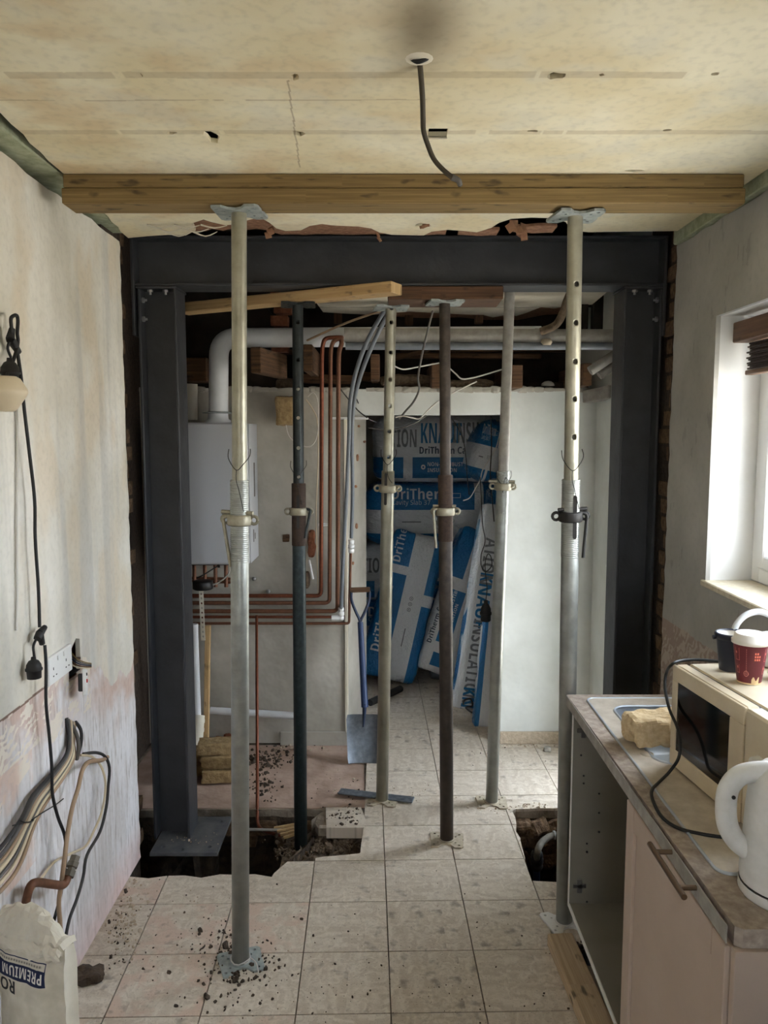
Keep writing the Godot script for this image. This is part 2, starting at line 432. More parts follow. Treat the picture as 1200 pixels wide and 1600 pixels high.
	plain("dark_cable", C8(44, 42, 42), 0.55)
	plain("white_cable", C8(206, 202, 194), 0.5)
	plain("boiler_white", C8(186, 188, 192), 0.4)
	plain("bolt", C8(176, 178, 180), 0.35, 0.8)
	plain("wire", C8(40, 38, 36), 0.5, 0.5)
	plain("dark_metal", C8(52, 50, 48), 0.6, 0.5)
	plain("dark_blue", C8(22, 38, 66), 0.45)
	plain("shaft_blue", C8(28, 52, 92), 0.4)
	plain("cup_white", C8(236, 230, 220), 0.4)
	plain("cup_blue", C8(20, 26, 42), 0.35)
	plain("upvc", C8(232, 232, 230), 0.35)
	plain("red_mark", C8(190, 40, 36), 0.4)
	plain("brass", C8(150, 128, 88), 0.4, 0.7)
	plain("handle_metal", C8(112, 92, 74), 0.4, 0.6)
	plain("slat", C8(62, 48, 44), 0.7)
	plain("olive", C8(66, 58, 44), 0.7)
	plain("mint", C8(90, 176, 150), 0.5)
	var g := plain("pane", Color(0.92, 0.96, 0.98, 0.06), 0.0); g.transparency = BaseMaterial3D.TRANSPARENCY_ALPHA
	var dg := plain("dark_glass", C8(10, 12, 15), 0.06); dg.metallic_specular = 0.6
	# left wall: washed plaster above, bare and glue-scarred plaster below the old splashback line
	var a := nz(61, 1.0); var b := nz(62, 1.0); var c := nz(63, 1.0, 5)
	var t := tex(768, 960, func(u, v):
		var z: float = -3.32 + u * 2.1; var y: float = 2.64 * (1.0 - v)
		var st: float = a.get_noise_2d(z * 9.0, y * 0.8); var bl: float = b.get_noise_2d(z * 1.6, y * 1.2); var fi: float = c.get_noise_2d(z * 30.0, y * 30.0)
		var col := C8(208, 203, 190).lerp(C8(228, 225, 217), clampf(0.5 + bl * 1.3 + st * 0.3, 0, 1))
		col = col.lerp(C8(212, 196, 172), clampf((a.get_noise_2d(z * 2.4 + 30.0, y * 1.3) - 0.05) * 1.6, 0, 0.5))
		col = col.lerp(C8(180, 180, 178), clampf((a.get_noise_2d(z * 5.0 + 9.0, y * 0.25) - 0.15) * 1.4, 0, 0.4))
		var line: float = 1.055 - 0.17 * smoothstep(-2.72, -3.0, z) + (0.012 * bl if z > -2.7 else 0.06 * b.get_noise_2d(z * 8.0, 3.0))
		if y < line:
			var dr: float = c.get_noise_2d(z * 26.0, y * 2.2)
			col = C8(206, 201, 199).lerp(C8(228, 226, 228), clampf(0.6 + dr * 0.9 + bl, 0, 1))
			col = col.lerp(C8(150, 140, 134), clampf((c.get_noise_2d(z * 40.0, y * 5.0) - 0.22) * 1.8, 0, 0.5))
			var pk: float = smoothstep(0.26, 0.0, line - y) * 0.95 + smoothstep(0.18, 0.0, y) * 0.5 * smoothstep(-2.6, -2.2, -z - 5.2 + 0.0 * z)
			pk = clampf(pk * (0.75 + b.get_noise_2d(z * 5.0, y * 5.0) * 1.6), 0, 1)
			col = col.lerp(C8(208, 178, 162).lerp(C8(186, 154, 138), 0.5 + dr), pk * 0.75)
			if y < 0.2 and z < -2.4: col = col.lerp(C8(226, 190, 184), 0.55 * (1.0 - y / 0.2))
			if z > -2.78 and y > 0.86 - 0.3 * smoothstep(-2.4, -1.9, z) * 0.3:
				var w: float = sin((z * 0.35 + y) * 210.0 + b.get_noise_2d(z * 9.0, y * 9.0) * 7.0)
				if w * 0.5 + b.get_noise_2d(z * 7.0 + 5.0, y * 7.0) * 2.2 > 0.25: col = C8(224, 214, 200).darkened(0.04 * fi)
			if z > -2.75 and y < 0.9 and y > 0.55 and z > -2.3: col = col.lerp(C8(214, 184, 168), clampf(0.1 + b.get_noise_2d(z * 4.0, y * 3.0) * 2.0, 0, 0.7))
		elif y < line + 0.007 and z > -2.7: col = C8(120, 96, 84)
		return col.darkened(clampf(-fi * 0.06, 0, 0.1)))
	var m := StandardMaterial3D.new(); m.resource_name = "left_wall_plaster"; m.albedo_texture = t; m.roughness = 0.85; M["left_wall"] = m
	m.normal_enabled = true; m.normal_texture = bump_tex(0.02, 5, 5.0, 512); m.normal_scale = 0.25; m.texture_repeat = true
	# right wall: grey-white with shade put into the tone above the worktop line, glue-scarred strip below
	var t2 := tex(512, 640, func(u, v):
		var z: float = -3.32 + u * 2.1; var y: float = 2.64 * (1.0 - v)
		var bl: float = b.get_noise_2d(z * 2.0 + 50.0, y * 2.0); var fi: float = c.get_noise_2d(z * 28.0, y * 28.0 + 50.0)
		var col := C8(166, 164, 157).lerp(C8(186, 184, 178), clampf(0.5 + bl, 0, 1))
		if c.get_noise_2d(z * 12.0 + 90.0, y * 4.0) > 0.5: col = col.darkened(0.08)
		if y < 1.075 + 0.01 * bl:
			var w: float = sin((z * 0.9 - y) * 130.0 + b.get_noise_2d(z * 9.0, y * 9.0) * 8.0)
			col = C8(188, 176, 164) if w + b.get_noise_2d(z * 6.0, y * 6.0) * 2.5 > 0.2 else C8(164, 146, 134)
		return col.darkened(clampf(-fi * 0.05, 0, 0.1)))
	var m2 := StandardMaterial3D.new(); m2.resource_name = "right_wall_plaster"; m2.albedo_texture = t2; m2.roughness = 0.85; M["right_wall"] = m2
	# ceiling: cream distemper washed off in patches, board joints, soot above the lamp hole
	var ls := []
	for py in [118.0, 157.0, 207.0]: ls.append(F(600, py, CE).z)
	var rose := F(655, 93, CE); var ck0 := F(448, 125, CE); var ck1 := F(468, 262, CE)
	var t3 := tex(768, 640, func(u, v):
		var x: float = -1.2 + u * 2.5; var z: float = -3.4 + v * 2.1
		var bl: float = a.get_noise_2d(x * 1.8, z * 2.2); var pt: float = b.get_noise_2d(x * 2.2 + 20.0, z * 3.4); var fi: float = c.get_noise_2d(x * 30.0, z * 30.0)
		var col := C8(226, 213, 178).lerp(C8(238, 230, 204), clampf(0.5 + bl * 1.4, 0, 1))
		var tan_: float = clampf((pt - 0.02) * 2.2, 0, 1) * smoothstep(0.7, -0.7, x + 0.3 * bl)
		col = col.lerp(C8(208, 180, 138), tan_ * 0.5)
		col = col.lerp(C8(222, 216, 196), clampf((b.get_noise_2d(x * 3.0 - 40.0, z * 3.0) - 0.15) * 2.0, 0, 0.6))
		var g0: float = a.get_noise_2d(x * 3.0, 5.0)
		if absf(z - ls[0] + 0.004 * bl) < 0.016 and g0 > -0.22: col = col.lerp(C8(176, 158, 124), 0.36)
		if absf(z - ls[2] + 0.004 * bl) < 0.014 and a.get_noise_2d(x * 3.0, 25.0) > -0.25: col = col.lerp(C8(182, 164, 130), 0.36)
		if absf(z - ls[1] + 0.006 * bl) < 0.003 and x < 0.1 and a.get_noise_2d(x * 4.0, 45.0) > -0.1: col = col.lerp(C8(150, 128, 98), 0.35)
		if absf(x - lerpf(ck0.x, ck1.x, (z - ck0.z) / (ck1.z - ck0.z)) + 0.003 * c.get_noise_2d(z * 8.0, 1.0)) < 0.0018 and z < ck0.z and z > ck1.z: col = col.lerp(C8(120, 98, 74), 0.45)
		var dx: float = (x - rose.x) / 0.07; var dz: float = (z - rose.z - 0.13) / 0.17
		col = col.lerp(C8(112, 98, 76), 0.75 * exp(-(dx * dx + dz * dz)))
		return col.darkened(clampf(-fi * 0.08, 0, 0.2)))
	var m3 := StandardMaterial3D.new(); m3.resource_name = "ceiling_paint"; m3.albedo_texture = t3; m3.roughness = 0.85; M["ceiling"] = m3
	# floor tiles: four variants of a trodden beige stone-effect tile
	for k in 5:
		var n1 := nz(80 + k, 1.0, 5); var n2 := nz(90 + k, 1.0, 4)
		var tt := tex(160, 160, func(u, v):
			var w: float = n1.get_noise_2d(u * 5.0 + n2.get_noise_2d(u * 3.0, v * 3.0) * 2.0, v * 5.0)
			var vein: float = absf(n2.get_noise_2d(u * 7.0, v * 5.0 + w))
			var col := C8(192, 178, 160).lerp(C8(214, 203, 187), clampf(0.5 + w * 1.3, 0, 1))
			col = col.lerp(C8(150, 134, 116), clampf(0.3 - vein * 6.0, 0, 0.3))
			if k == 3: col = col.lerp(C8(204, 176, 158), clampf(0.25 + n2.get_noise_2d(u * 2.0, v * 2.0) * 1.5, 0, 0.7))
			col = col.lerp(C8(104, 94, 84), clampf((n1.get_noise_2d(u * 2.5 + 30.0, v * 2.5) - (0.24 if k == 2 else 0.4)) * 1.6, 0, 0.5))
			if n2.get_noise_2d(u * 34.0, v * 34.0) > 0.5: col = col.darkened(0.2)
			return col)
		var tm := StandardMaterial3D.new(); tm.resource_name = "tile"; tm.albedo_texture = tt; tm.roughness = 0.55; tm.texture_repeat = true
		M["tile%d" % k] = tm
	packs()
	cup_and_bag()

func packs():
	var blue := C8(16, 104, 160); var film := C8(214, 216, 218); var grey := C8(120, 122, 126); var ink := C8(34, 50, 72)
	var wr := nz(70, 1.0, 4)
	var base := func(w: int, h: int, f: Callable) -> Image:
		var im := Image.create_empty(w, h, false, Image.FORMAT_RGB8)
		for y in h:
			for x in w: im.set_pixel(x, y, f.call(float(x) / w, float(y) / h))
		return im
	# A: large lettering above a blue label panel
	var A: Image = base.call(900, 340, func(u, v):
		if v > 0.62 and v < 0.93 and not (u > 0.19 and u < 0.25) and not (u > 0.62 and u < 0.66) : return blue
		return film)
	lay_text(A, "KNAUF", Vector2(272, 140), 100, 0, blue, true, 0.52)
	lay_text(A, "INSULATION", Vector2(452, 140), 100, 0, grey, true, 0.46)
	lay_text(A, "ATION", Vector2(60, 160), 88, 0, grey, true, 0.5)
	lay_text(A, "DriTherm Cavity Slab", Vector2(264, 205), 34, 0, ink, true, 0.95)
	lay_text(A, "NON-COMBUSTIBLE", Vector2(310, 256), 20, 0, film, true)
	lay_text(A, "INSULATION", Vector2(310, 286), 20, 0, film, true)
	lay_text(A, "NON-COMBUSTIBLE", Vector2(640, 256), 20, 0, film, true)
	for x in 30:
		for y in 30:
			var q := Vector2(x - 15, y - 15)
			if q.length() < 13.0 and q.length() > 5.0: A.set_pixel(270 + x, 245 + y, film)
	# B: blue heading strip, white middle, blue foot
	var B: Image = base.call(900, 340, func(u, v):
		if v < 0.42 and not (u > 0.7 and u < 0.76): return blue
		if v > 0.8 and not (u > 0.52 and u < 0.6): return blue
		return film)
	lay_text(B, "DriTherm", Vector2(150, 86), 56, 0, film, true)
	lay_text(B, "Cavity Slab 37", Vector2(152, 124), 26, 0, film, false)
	lay_text(B, "DriTherm", Vector2(700, 86), 50, 0, film, true)
	for k in 3:
		for x in 26:
			for y in 26:
				var q := Vector2(x - 13, y - 13)
				if q.length() < 12.0 and q.length() > 8.5 or q.length() < 4.0: B.set_pixel(420 + k * 34 + x, 190 + y, grey)
	for x in 110:
		for y in 6: B.set_pixel(210 + x, 206 + y - (x % 7) / 4, grey)
	for x in 80:
		for y in 26:
			if x < 3 or x > 76 or y < 3 or y > 22: B.set_pixel(470 + x, 52 + y, film)
	# C: narrow white side with lettering from end to end
	var D: Image = base.call(900, 200, func(u, v): return blue if v < 0.12 else film)
	lay_text(D, "KNAUF", Vector2(306, 150), 88, 0, blue, true, 0.62)
	lay_text(D, "INSULATION", Vector2(508, 150), 88, 0, grey, true, 0.5)
	lay_text(D, "ATION", Vector2(150, 150), 88, 0, grey, true, 0.55)
	lay_text(D, "KNAUF", Vector2(806, 150), 88, 0, blue, true, 0.55)
	# F: the plainer side of a pack: dark heading, blue label, blue corners
	var Fp: Image = base.call(900, 340, func(u, v):
		if v > 0.22 and v < 0.58 and u > 0.2 and u < 0.56: return blue
		if (u < 0.13 and u > 0.04 and v > 0.25 and v < 0.7) or (u > 0.64 and v < 0.4): return blue
		return film)
	lay_text(Fp, "DriTherm Cavity Slab", Vector2(160, 56), 34, 0, ink, true, 0.85)
	lay_text(Fp, "NON-COMBUSTIBLE", Vector2(240, 128), 28, 0, film, true, 0.8)
	lay_text(Fp, "INSULATION", Vector2(240, 170), 28, 0, film, true, 0.8)
	for x in 30:
		for y in 30:
			var q := Vector2(x - 15, y - 15)
			if q.length() < 14.0 and q.length() > 7.0: Fp.set_pixel(196 + x, 130 + y, film)
	# D: plain white with a blue margin
	var E: Image = base.call(400, 160, func(_u, v): return blue if v > 0.72 else film)
	var bm := bump_tex(0.02, 77, 10.0, 512)
	for p in [["packA", A], ["packB", B], ["packC", D], ["packD", E], ["packF", Fp]]:
		var m := pic(p[1], 0.3); m.resource_name = "printed_film"
		m.normal_enabled = true; m.normal_texture = bm; m.normal_scale = 0.9; m.texture_repeat = true
		M[p[0]] = m

func cup_and_bag():
	var wine := C8(98, 22, 34); var pink := C8(206, 130, 120)
	var im := Image.create_empty(384, 160, false, Image.FORMAT_RGB8)
	for y in 160:
		for x in 384: im.set_pixel(x, y, wine if y > 5 + (18 + int(8.0 * sin(x * 0.23))) * int(x % 128 > 88) else C8(226, 196, 150))
	var r := RandomNumberGenerator.new(); r.seed = 4
	for k in 3:
		var ox := k * 128
		for y in range(48, 140):       # thin upright stem with a roundel at its foot
			im.set_pixel(ox + 64, y, pink); if y % 9 < 5: im.set_pixel(ox + 65, y, pink)
		for x in 24:
			for y in 24:
				var d := Vector2(x - 12, y - 12).length()
				if absf(d - 10.0) < 1.2 or absf(d - 4.0) < 1.0: im.set_pixel(ox + 52 + x, 30 + y, pink)
		for q in [[14, 90, 22, 50], [16, 40, 16, 34]]:
			for x in q[2]:
				for y in q[3]:
					if x < 2 or x >= q[2] - 2 or y < 2 or (y > q[3] / 2 and y < q[3] / 2 + 10 and x < 10): im.set_pixel(ox + q[0] + x, q[1] + y, C8(196, 104, 96))
		for i in 8:
			var bxp := ox + 96 + (i % 3) * 9; var byp := 96 + (i / 3) * 12
			for x in 6:
				for y in 8: im.set_pixel(bxp + x, byp + y, C8(232, 120, 96))
	M["cup_print"] = pic(im, 0.5); M["cup_print"].resource_name = "printed_paper_cup"
	var bg := Image.create_empty(512, 768, false, Image.FORMAT_RGB8)
	var n := nz(71, 1.0, 5)
	for y in 768:
		for x in 512:
			var w := n.get_noise_2d(x * 0.012, y * 0.012)
			bg.set_pixel(x, y, C8(204, 196, 176).lerp(C8(222, 214, 196), clampf(0.5 + w, 0, 1)))
	# printed the wrong way up, because the bag stands on its head
	var navy := C8(20, 30, 66)
	for y in range(62, 141):
		for x in range(0, 446):
			if y > 85 or y < 65 or x > 442: bg.set_pixel(x, y, navy)
	lay_text(bg, "PREMIUM", Vector2(436, 94), 36, 180, C8(226, 222, 210), true, 0.78)
	for x in range(150, 430):      # one line of print too small to read
		for y in range(72, 79):
			if x % 11 < 8: bg.set_pixel(x, y, C8(140, 134, 122))
	lay_text(bg, "RO", Vector2(318, 148), 46, 180, C8(30, 30, 34), true, 0.95)
	M["bag_print"] = pic(bg, 0.85); M["bag_print"].resource_name = "printed_paper_sack"

# ---------------------------------------------------------------- the setting
var pit_left := PackedVector2Array()
var pit_right := PackedVector2Array()
var ledge := PackedVector2Array()

func v2(p: Vector3) -> Vector2: return Vector2(p.x, p.z)

func room():
	# --- floor: slab with two dug pits, tiles laid one by one
	var e := []
	e += ragged(Vector2(-1.35, -3.12), Vector2(-0.47, -3.135), 12, 0.014, 1)
	e += ragged(Vector2(-0.46, -3.15), Vector2(-0.42, -3.25), 2, 0.01, 2)
	e += ragged(Vector2(-0.41, -3.28), Vector2(-0.31, -3.72), 5, 0.03, 3)
	e += ragged(Vector2(-0.30, -3.74), Vector2(-1.35, -3.74), 12, 0.014, 4)
	pit_left = PackedVector2Array(e)
	e = ragged(Vector2(-0.43, -3.245), Vector2(-0.107, -3.306), 6, 0.006, 5) + ragged(Vector2(-0.10, -3.32), Vector2(-0.092, -3.545), 3, 0.006, 6) + ragged(Vector2(-0.12, -3.553), Vector2(-0.31, -3.56), 4, 0.008, 7) + ragged(Vector2(-0.33, -3.6), Vector2(-0.32, -3.70), 2, 0.004, 8) + ragged(Vector2(-0.36, -3.6), Vector2(-0.44, -3.28), 4, 0.02, 9)
	ledge = PackedVector2Array(e)
	e = ragged(Vector2(0.628, -3.70), Vector2(0.622, -3.44), 4, 0.008, 10) + ragged(Vector2(0.62, -3.42), Vector2(0.615, -3.095), 3, 0.003, 11) + ragged(Vector2(0.63, -3.088), Vector2(1.17, -3.085), 8, 0.006, 12) + ragged(Vector2(1.17, -3.735), Vector2(0.65, -3.73), 8, 0.012, 13)
	pit_right = PackedVector2Array(e)
	var fl := struct("floor", null, null)
	var st := S()
	plate(st, rect(Vector2(-1.62, -7.2), Vector2(1.5, 2.1)), [pit_left, ledge, pit_right], 0.013, 0.05, at(Vector3.ZERO, FLAT))
	obj("screed", st, M.screed, fl)
	for p in [[pit_left, 0.62, "pit_wall", 21], [pit_right, 0.66, "pit_wall", 22], [ledge, 0.1, "pit_wall", 23]]:
		st = S()
		var poly: PackedVector2Array = p[0]
		var nn := nz(p[3], 5.0, 4)
		for k in poly.size():
			var a := poly[k]; var b := poly[(k + 1) % poly.size()]
			var c := Vector2.ZERO
			for q in poly: c += q
			c /= poly.size()
			var rows := 6
			grid(st, 2, rows, func(u, v):
				var q := a.lerp(b, u); var y: float = -0.048 - v * p[1]
				var w := nn.get_noise_3d(q.x * 2.0, y * 2.0, q.y * 2.0)
				q += (q - c).normalized() * (w * 0.10 + 0.01) * smoothstep(0.0, 0.3, v) - (q - c) * 0.12 * v * v
				return Vector3(q.x, y, q.y), func(m): return Vector3(c.x - m.x, 0, c.y - m.z), false)
		obj(p[2], st, M.soil if p[1] > 0.3 else M.rubble, fl)
		st = S()
		var lo := poly[0]; var hi := poly[0]
		for q in poly: lo = lo.min(q); hi = hi.max(q)
		grid(st, 14, 10, func(u, v):
			var q := Vector2(lerpf(lo.x - 0.03, hi.x + 0.03, u), lerpf(lo.y - 0.03, hi.y + 0.03, v))
			return Vector3(q.x, -p[1] + 0.03 * nn.get_noise_2d(q.x * 3.0, q.y * 3.0) + 0.01, q.y), func(_m): return Vector3.UP, false)
		obj("pit_bed", st, M.soil if p[1] > 0.3 else M.rubble, fl)
	for k in 11:      # lumps of old footing in the far wall of the right pit
		st = S(); lump(st, at(Vector3(0.66 + (k % 4) * 0.085 + rng.randf_range(-0.02, 0.02), -0.09 - (k / 4) * 0.075, -3.715 + rng.randf_range(-0.02, 0.02)), Basis.from_euler(Vector3(rng.randf(), rng.randf(), rng.randf()))), Vector3(0.11, 0.08, 0.09) * rng.randf_range(0.8, 1.2), 4, 0.012, 900 + k, 0.3, 14.0); obj("footing_stone", st, M.rough_brick, fl)
	for k in 7:
		st = S(); lump(st, at(Vector3(-0.98 + k * 0.1, -0.10 - (k % 2) * 0.06, -3.725), Basis(Vector3.UP, rng.randf_range(-0.2, 0.2))), Vector3(0.1, 0.065, 0.05), 3, 0.008, 930 + k, 0.2, 14.0); obj("footing_stone", st, M.rough_brick, fl)
	# bare reddish concrete where the old wall stood
	var red := PackedVector2Array([Vector2(-1.38, -4.54), Vector2(-0.215, -4.54), Vector2(-0.12, -4.4), Vector2(-0.098, -3.9), Vector2(-0.095, -3.75), Vector2(-0.30, -3.76)] + ragged(Vector2(-0.33, -3.752), Vector2(-1.38, -3.752), 10, 0.006, 14))
	st = S(); plate(st, red, [], 0.009, 0.014, at(Vector3.ZERO, FLAT)); obj("bare_concrete", st, M.red_screed, fl)
	var gone := [pit_left, ledge, pit_right, PackedVector2Array([Vector2(-1.4, -4.6), Vector2(-0.2, -4.6), Vector2(-0.098, -4.3), Vector2(-0.094, -3.56), Vector2(-0.31, -3.56), Vector2(-0.34, -3.7), Vector2(-1.4, -3.7)])]
	var zones := [rect(Vector2(WL - 0.02, -4.56), Vector2(WR, 0.6)), rect(Vector2(-0.12, -5.05), Vector2(0.69, -4.55)), rect(Vector2(-1.38, -6.6), Vector2(1.19, -5.05))]
	var ex := Vector2(0.99978, -0.0209); var ez := Vector2(0.0209, 0.99978); var G := Vector2(0.016, -2.649)
	for j in range(-14, 6):
		for i in range(-5, 5):
			var o := G + ex * (i * 0.3042) + ez * (j * 0.3022)
			var g := 0.0022
			var sq := PackedVector2Array([o + ex * g + ez * g, o + ex * (0.3042 - g) + ez * g, o + ex * (0.3042 - g) + ez * (0.3022 - g), o + ex * g + ez * (0.3022 - g)])
			for zn in zones:
				var ps: Array = Geometry2D.intersect_polygons(sq, zn)
				for gn in gone:
					var nx := []
					for q in ps: nx.append_array(Geometry2D.clip_polygons(q, gn))
					ps = nx
				for q in ps:
					if q.size() < 3 or Geometry2D.is_polygon_clockwise(q): continue
					var ar := 0.0
					for k in q.size(): ar += q[k].cross(q[(k + 1) % q.size()])
					if absf(ar) < 0.004: continue
					st = S()
					var off := Vector2(rng.randf(), rng.randf()); var rot := rng.randi() % 4 * PI / 2
					plate(st, q, [], rng.randf_range(-0.0008, 0.0008), 0.013, at(Vector3.ZERO, FLAT), func(pp): return ((pp - o) / 0.305).rotated(rot) + off)
					var vv: int = [0, 0, 1, 1, 2][rng.randi() % 5] if o.x > -0.5 or j < -4 else [3, 3, 1, 4, 2][rng.randi() % 5]
					obj("floor_tile", st, M["tile%d" % vv], fl)
	# --- left wall
	var wl := struct("wall_left", null, null)
	var edge := ragged(Vector2(-3.275, 0.0), Vector2(-3.262, CE), 60, 0.008, 31)
	var poly := PackedVector2Array([Vector2(2.0, 0.0)] + ragged(Vector2(2.0, 2.636), Vector2(-3.26, 2.62), 70, 0.006, 35))
	edge.reverse(); edge.pop_front(); poly.append_array(PackedVector2Array(edge))
	var wuv := func(p): return Vector2((p.x + 3.32) / 2.1, 1.0 - p.y / 2.64)
	var h1 := X(117, 1003, WL); var h2 := X(123, 1050, WL); var h3 := X(111, 1052, WL)
	var box_hole := PackedVector2Array([Vector2(h1.z - 0.01, h1.y + 0.01), Vector2(h2.z - 0.02, h1.y), Vector2(h2.z - 0.02, h2.y - 0.015), Vector2(h3.z + 0.02, h2.y - 0.01), Vector2(h3.z + 0.012, h1.y - 0.03)])
	st = S(); plate(st, poly, [box_hole], 0.0, 0.016, at(Vector3(WL, 0, 0), SIDE), wuv); obj("plaster", st, M.left_wall, wl)
	obj("core", box(Vector3(-1.62, -0.05, -3.16), Vector3(WL - 0.05, 3.0, 2.0), 0), M.brick_red, wl)
	for k in 39:
		var y := 0.002 + k * 0.075
		if y > 2.86: break
		var zz := -3.33 - rng.randf_range(0.0, 0.12)
		st = S(); lump(st, at(Vector3(-1.08 - 0.135, y + 0.033, (zz - 3.12) * 0.5), Basis()), Vector3(0.236 + rng.randf_range(-0.01, 0.006), 0.064, -3.12 - zz), 3, 0.006, 100 + k, 0.1, 9.0)
		obj("brick", st, M.rough_brick, wl)
	obj("mortar", box(Vector3(-1.33, -0.6, -3.325), Vector3(-1.084, 3.0, -3.11), 0.0), M.dark_brick, wl)
	# --- right wall with its window opening
	var wr := struct("wall_right", null, null)
	edge = ragged(Vector2(-3.275, 0.0), Vector2(-3.262, CE), 60, 0.008, 32); edge.reverse()
	edge.pop_front(); poly = PackedVector2Array([Vector2(2.0, 0.0)] + ragged(Vector2(2.0, 2.60), Vector2(-3.26, 2.595), 60, 0.006, 36) + edge)
	var win := rect(Vector2(-2.85, 1.31), Vector2(-1.45, 2.262))
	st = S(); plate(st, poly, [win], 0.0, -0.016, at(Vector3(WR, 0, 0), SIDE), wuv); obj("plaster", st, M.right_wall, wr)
	st = S(); plate(st, rect(Vector2(-3.16, -0.05), Vector2(2.0, 3.0)), [win], -0.016, -0.33, at(Vector3(WR, 0, 0), SIDE)); obj("core", st, M.reveal_white, wr)
	for k in 39:
		var y := 0.002 + k * 0.075
		if y > 2.86: break
		var zz := -3.33 - rng.randf_range(0.0, 0.12)
		st = S(); lump(st, at(Vector3(WR + 0.135, y + 0.033, (zz - 3.12) * 0.5), Basis()), Vector3(0.236 + rng.randf_range(-0.01, 0.006), 0.064, -3.12 - zz), 3, 0.006, 200 + k, 0.1, 9.0)
		obj("brick", st, M.rough_brick, wr)
	obj("mortar", box(Vector3(1.199, -0.6, -3.325), Vector3(1.44, 3.0, -3.11), 0.0), M.dark_brick, wr)
	window()
	# --- the wall behind the lens, with an unseen opening added to let daylight in
	st = S(); plate(st, rect(Vector2(-1.62, -0.05), Vector2(1.5, 3.0)), [rect(Vector2(-0.35, 1.2), Vector2(0.35, 2.0))], 0, 0.25, at(Vector3(0, 0, 2.0))); struct("wall_rear", st, M.plaster_white)
	# --- ceiling
	var ce := struct("ceiling", null, null)
	var far := []
	for q in [[196, 372], [232, 369], [262, 367], [290, 368], [306, 360], [300, 349], [318, 343], [330, 347], [352, 352], [362, 351], [380, 346], [400, 341], [412, 343], [421, 348], [432, 357], [446, 361], [470, 360], [484, 353], [503, 350], [518, 352], [535, 353], [560, 354], [580, 357], [592, 363], [612, 367], [662, 368], [674, 362], [700, 359], [726, 361], [745, 363], [768, 356], [780, 348], [799, 342], [830, 340], [866, 341], [884, 347], [893, 360], [920, 363], [975, 362], [1062, 361]]:
		far.append(v2(F(q[0], q[1], CE)))
	far[0].x = -1.044; far[-1].x = 1.156
	var le := ragged(Vector2(-0.87, -0.9), Vector2(-1.035, -3.2), 34, 0.006, 33)
	poly = PackedVector2Array([Vector2(1.156, 2.0), Vector2(-0.84, 2.0)] + le + far)
	var hole := func(px, py, w, hh, sd):
		var r := RandomNumberGenerator.new(); r.seed = sd
		var o := PackedVector2Array(); var c := v2(F(px, py, CE)); var s := v2(F(px + w, py + hh, CE)) - c
		for k in 9: o.append(c + Vector2(cos(TAU * k / 9) * absf(s.x), sin(TAU * k / 9) * absf(s.y)) * r.randf_range(0.55, 1.15))
		return o
	var holes := [hole.call(332, 214, 21, 10, 1), hole.call(467, 209, 12, 5, 2), hole.call(461, 120, 8, 6, 3), hole.call(221, 117, 4, 4, 4), hole.call(870, 119, 12, 6, 5), hole.call(268, 208, 10, 2, 6), hole.call(833, 205, 8, 2, 7), hole.call(1118, 115, 4, 3, 8), hole.call(940, 117, 4, 2, 9), hole.call(655, 93, 5, 4, 10), hole.call(1042, 203, 6, 2, 11), hole.call(990, 267, 14, 3, 12)]
	var bq := v2(F(670, 201, CE)); var br := v2(F(698, 213, CE))
	holes.append(rect(Vector2(bq.x, minf(bq.y, br.y)), Vector2(br.x, maxf(bq.y, br.y))))
	var tp := v2(F(662, 353, CE))
	holes.append(PackedVector2Array([tp + Vector2(-0.034, 0.0), tp + Vector2(0.03, -0.006), tp + Vector2(0.02, 0.02), tp + Vector2(-0.014, 0.045)]))
	st = S(); plate(st, poly, holes, 0.0, -0.0125, at(Vector3(0, CE, 0), FLAT), func(p): return Vector2((p.x + 1.2) / 2.5, (p.y + 3.4) / 2.1)); obj("plasterboard", st, M.ceiling, ce)
	# torn paper and older board that hang back from the broken edge
	var back := []
	for q in [[215, 366], [236, 352], [268, 340], [300, 338], [335, 340], [380, 336], [410, 338], [425, 352], [470, 356], [500, 346], [545, 348], [590, 356], [600, 362]]: back.append(v2(F(q[0], q[1], CE)))
	var fwd := ragged(Vector2(0.02, -3.30), Vector2(-0.42, -3.30), 9, 0.02, 41) + ragged(Vector2(-0.47, -3.22), Vector2(-0.96, -3.26), 14, 0.022, 42)
	st = S(); plate(st, PackedVector2Array(back + fwd), [], -0.014, -0.022, at(Vector3(0, CE, 0), FLAT)); obj("torn_board", st, M.torn_paper, ce)
	st = S()
	for q in [[0.05, -3.31, 0.2], [0.52, -3.28, 0.16], [0.30, -3.325, 0.16]]: plate(st, PackedVector2Array(ragged(Vector2(q[0], q[1] + 0.1), Vector2(q[0] + q[2], q[1] + 0.1), 4, 0.01, int(q[0] * 90)) + ragged(Vector2(q[0] + q[2], q[1]), Vector2(q[0], q[1]), 6, 0.014, 8)), [], -0.014, -0.024, at(Vector3(0, CE, 0), FLAT))
	obj("older_board", st, M.torn_paper, ce)
	# peeled strips of skim round the torn edge on the left
	for k in 7:
		var c := F(250 + k * 14, 350 + k % 3 * 5, CE); st = S()
		var pts := cat([c + Vector3(-0.05, -0.003, 0), c + Vector3(0, -0.012 - 0.004 * (k % 3), -0.01), c + Vector3(0.05, -0.006, 0.006 * (k % 2))], 3)
		tube(st, pts, 0.009, 6, 0.003, 0.35); obj("torn_strip", st, M.board, ce)
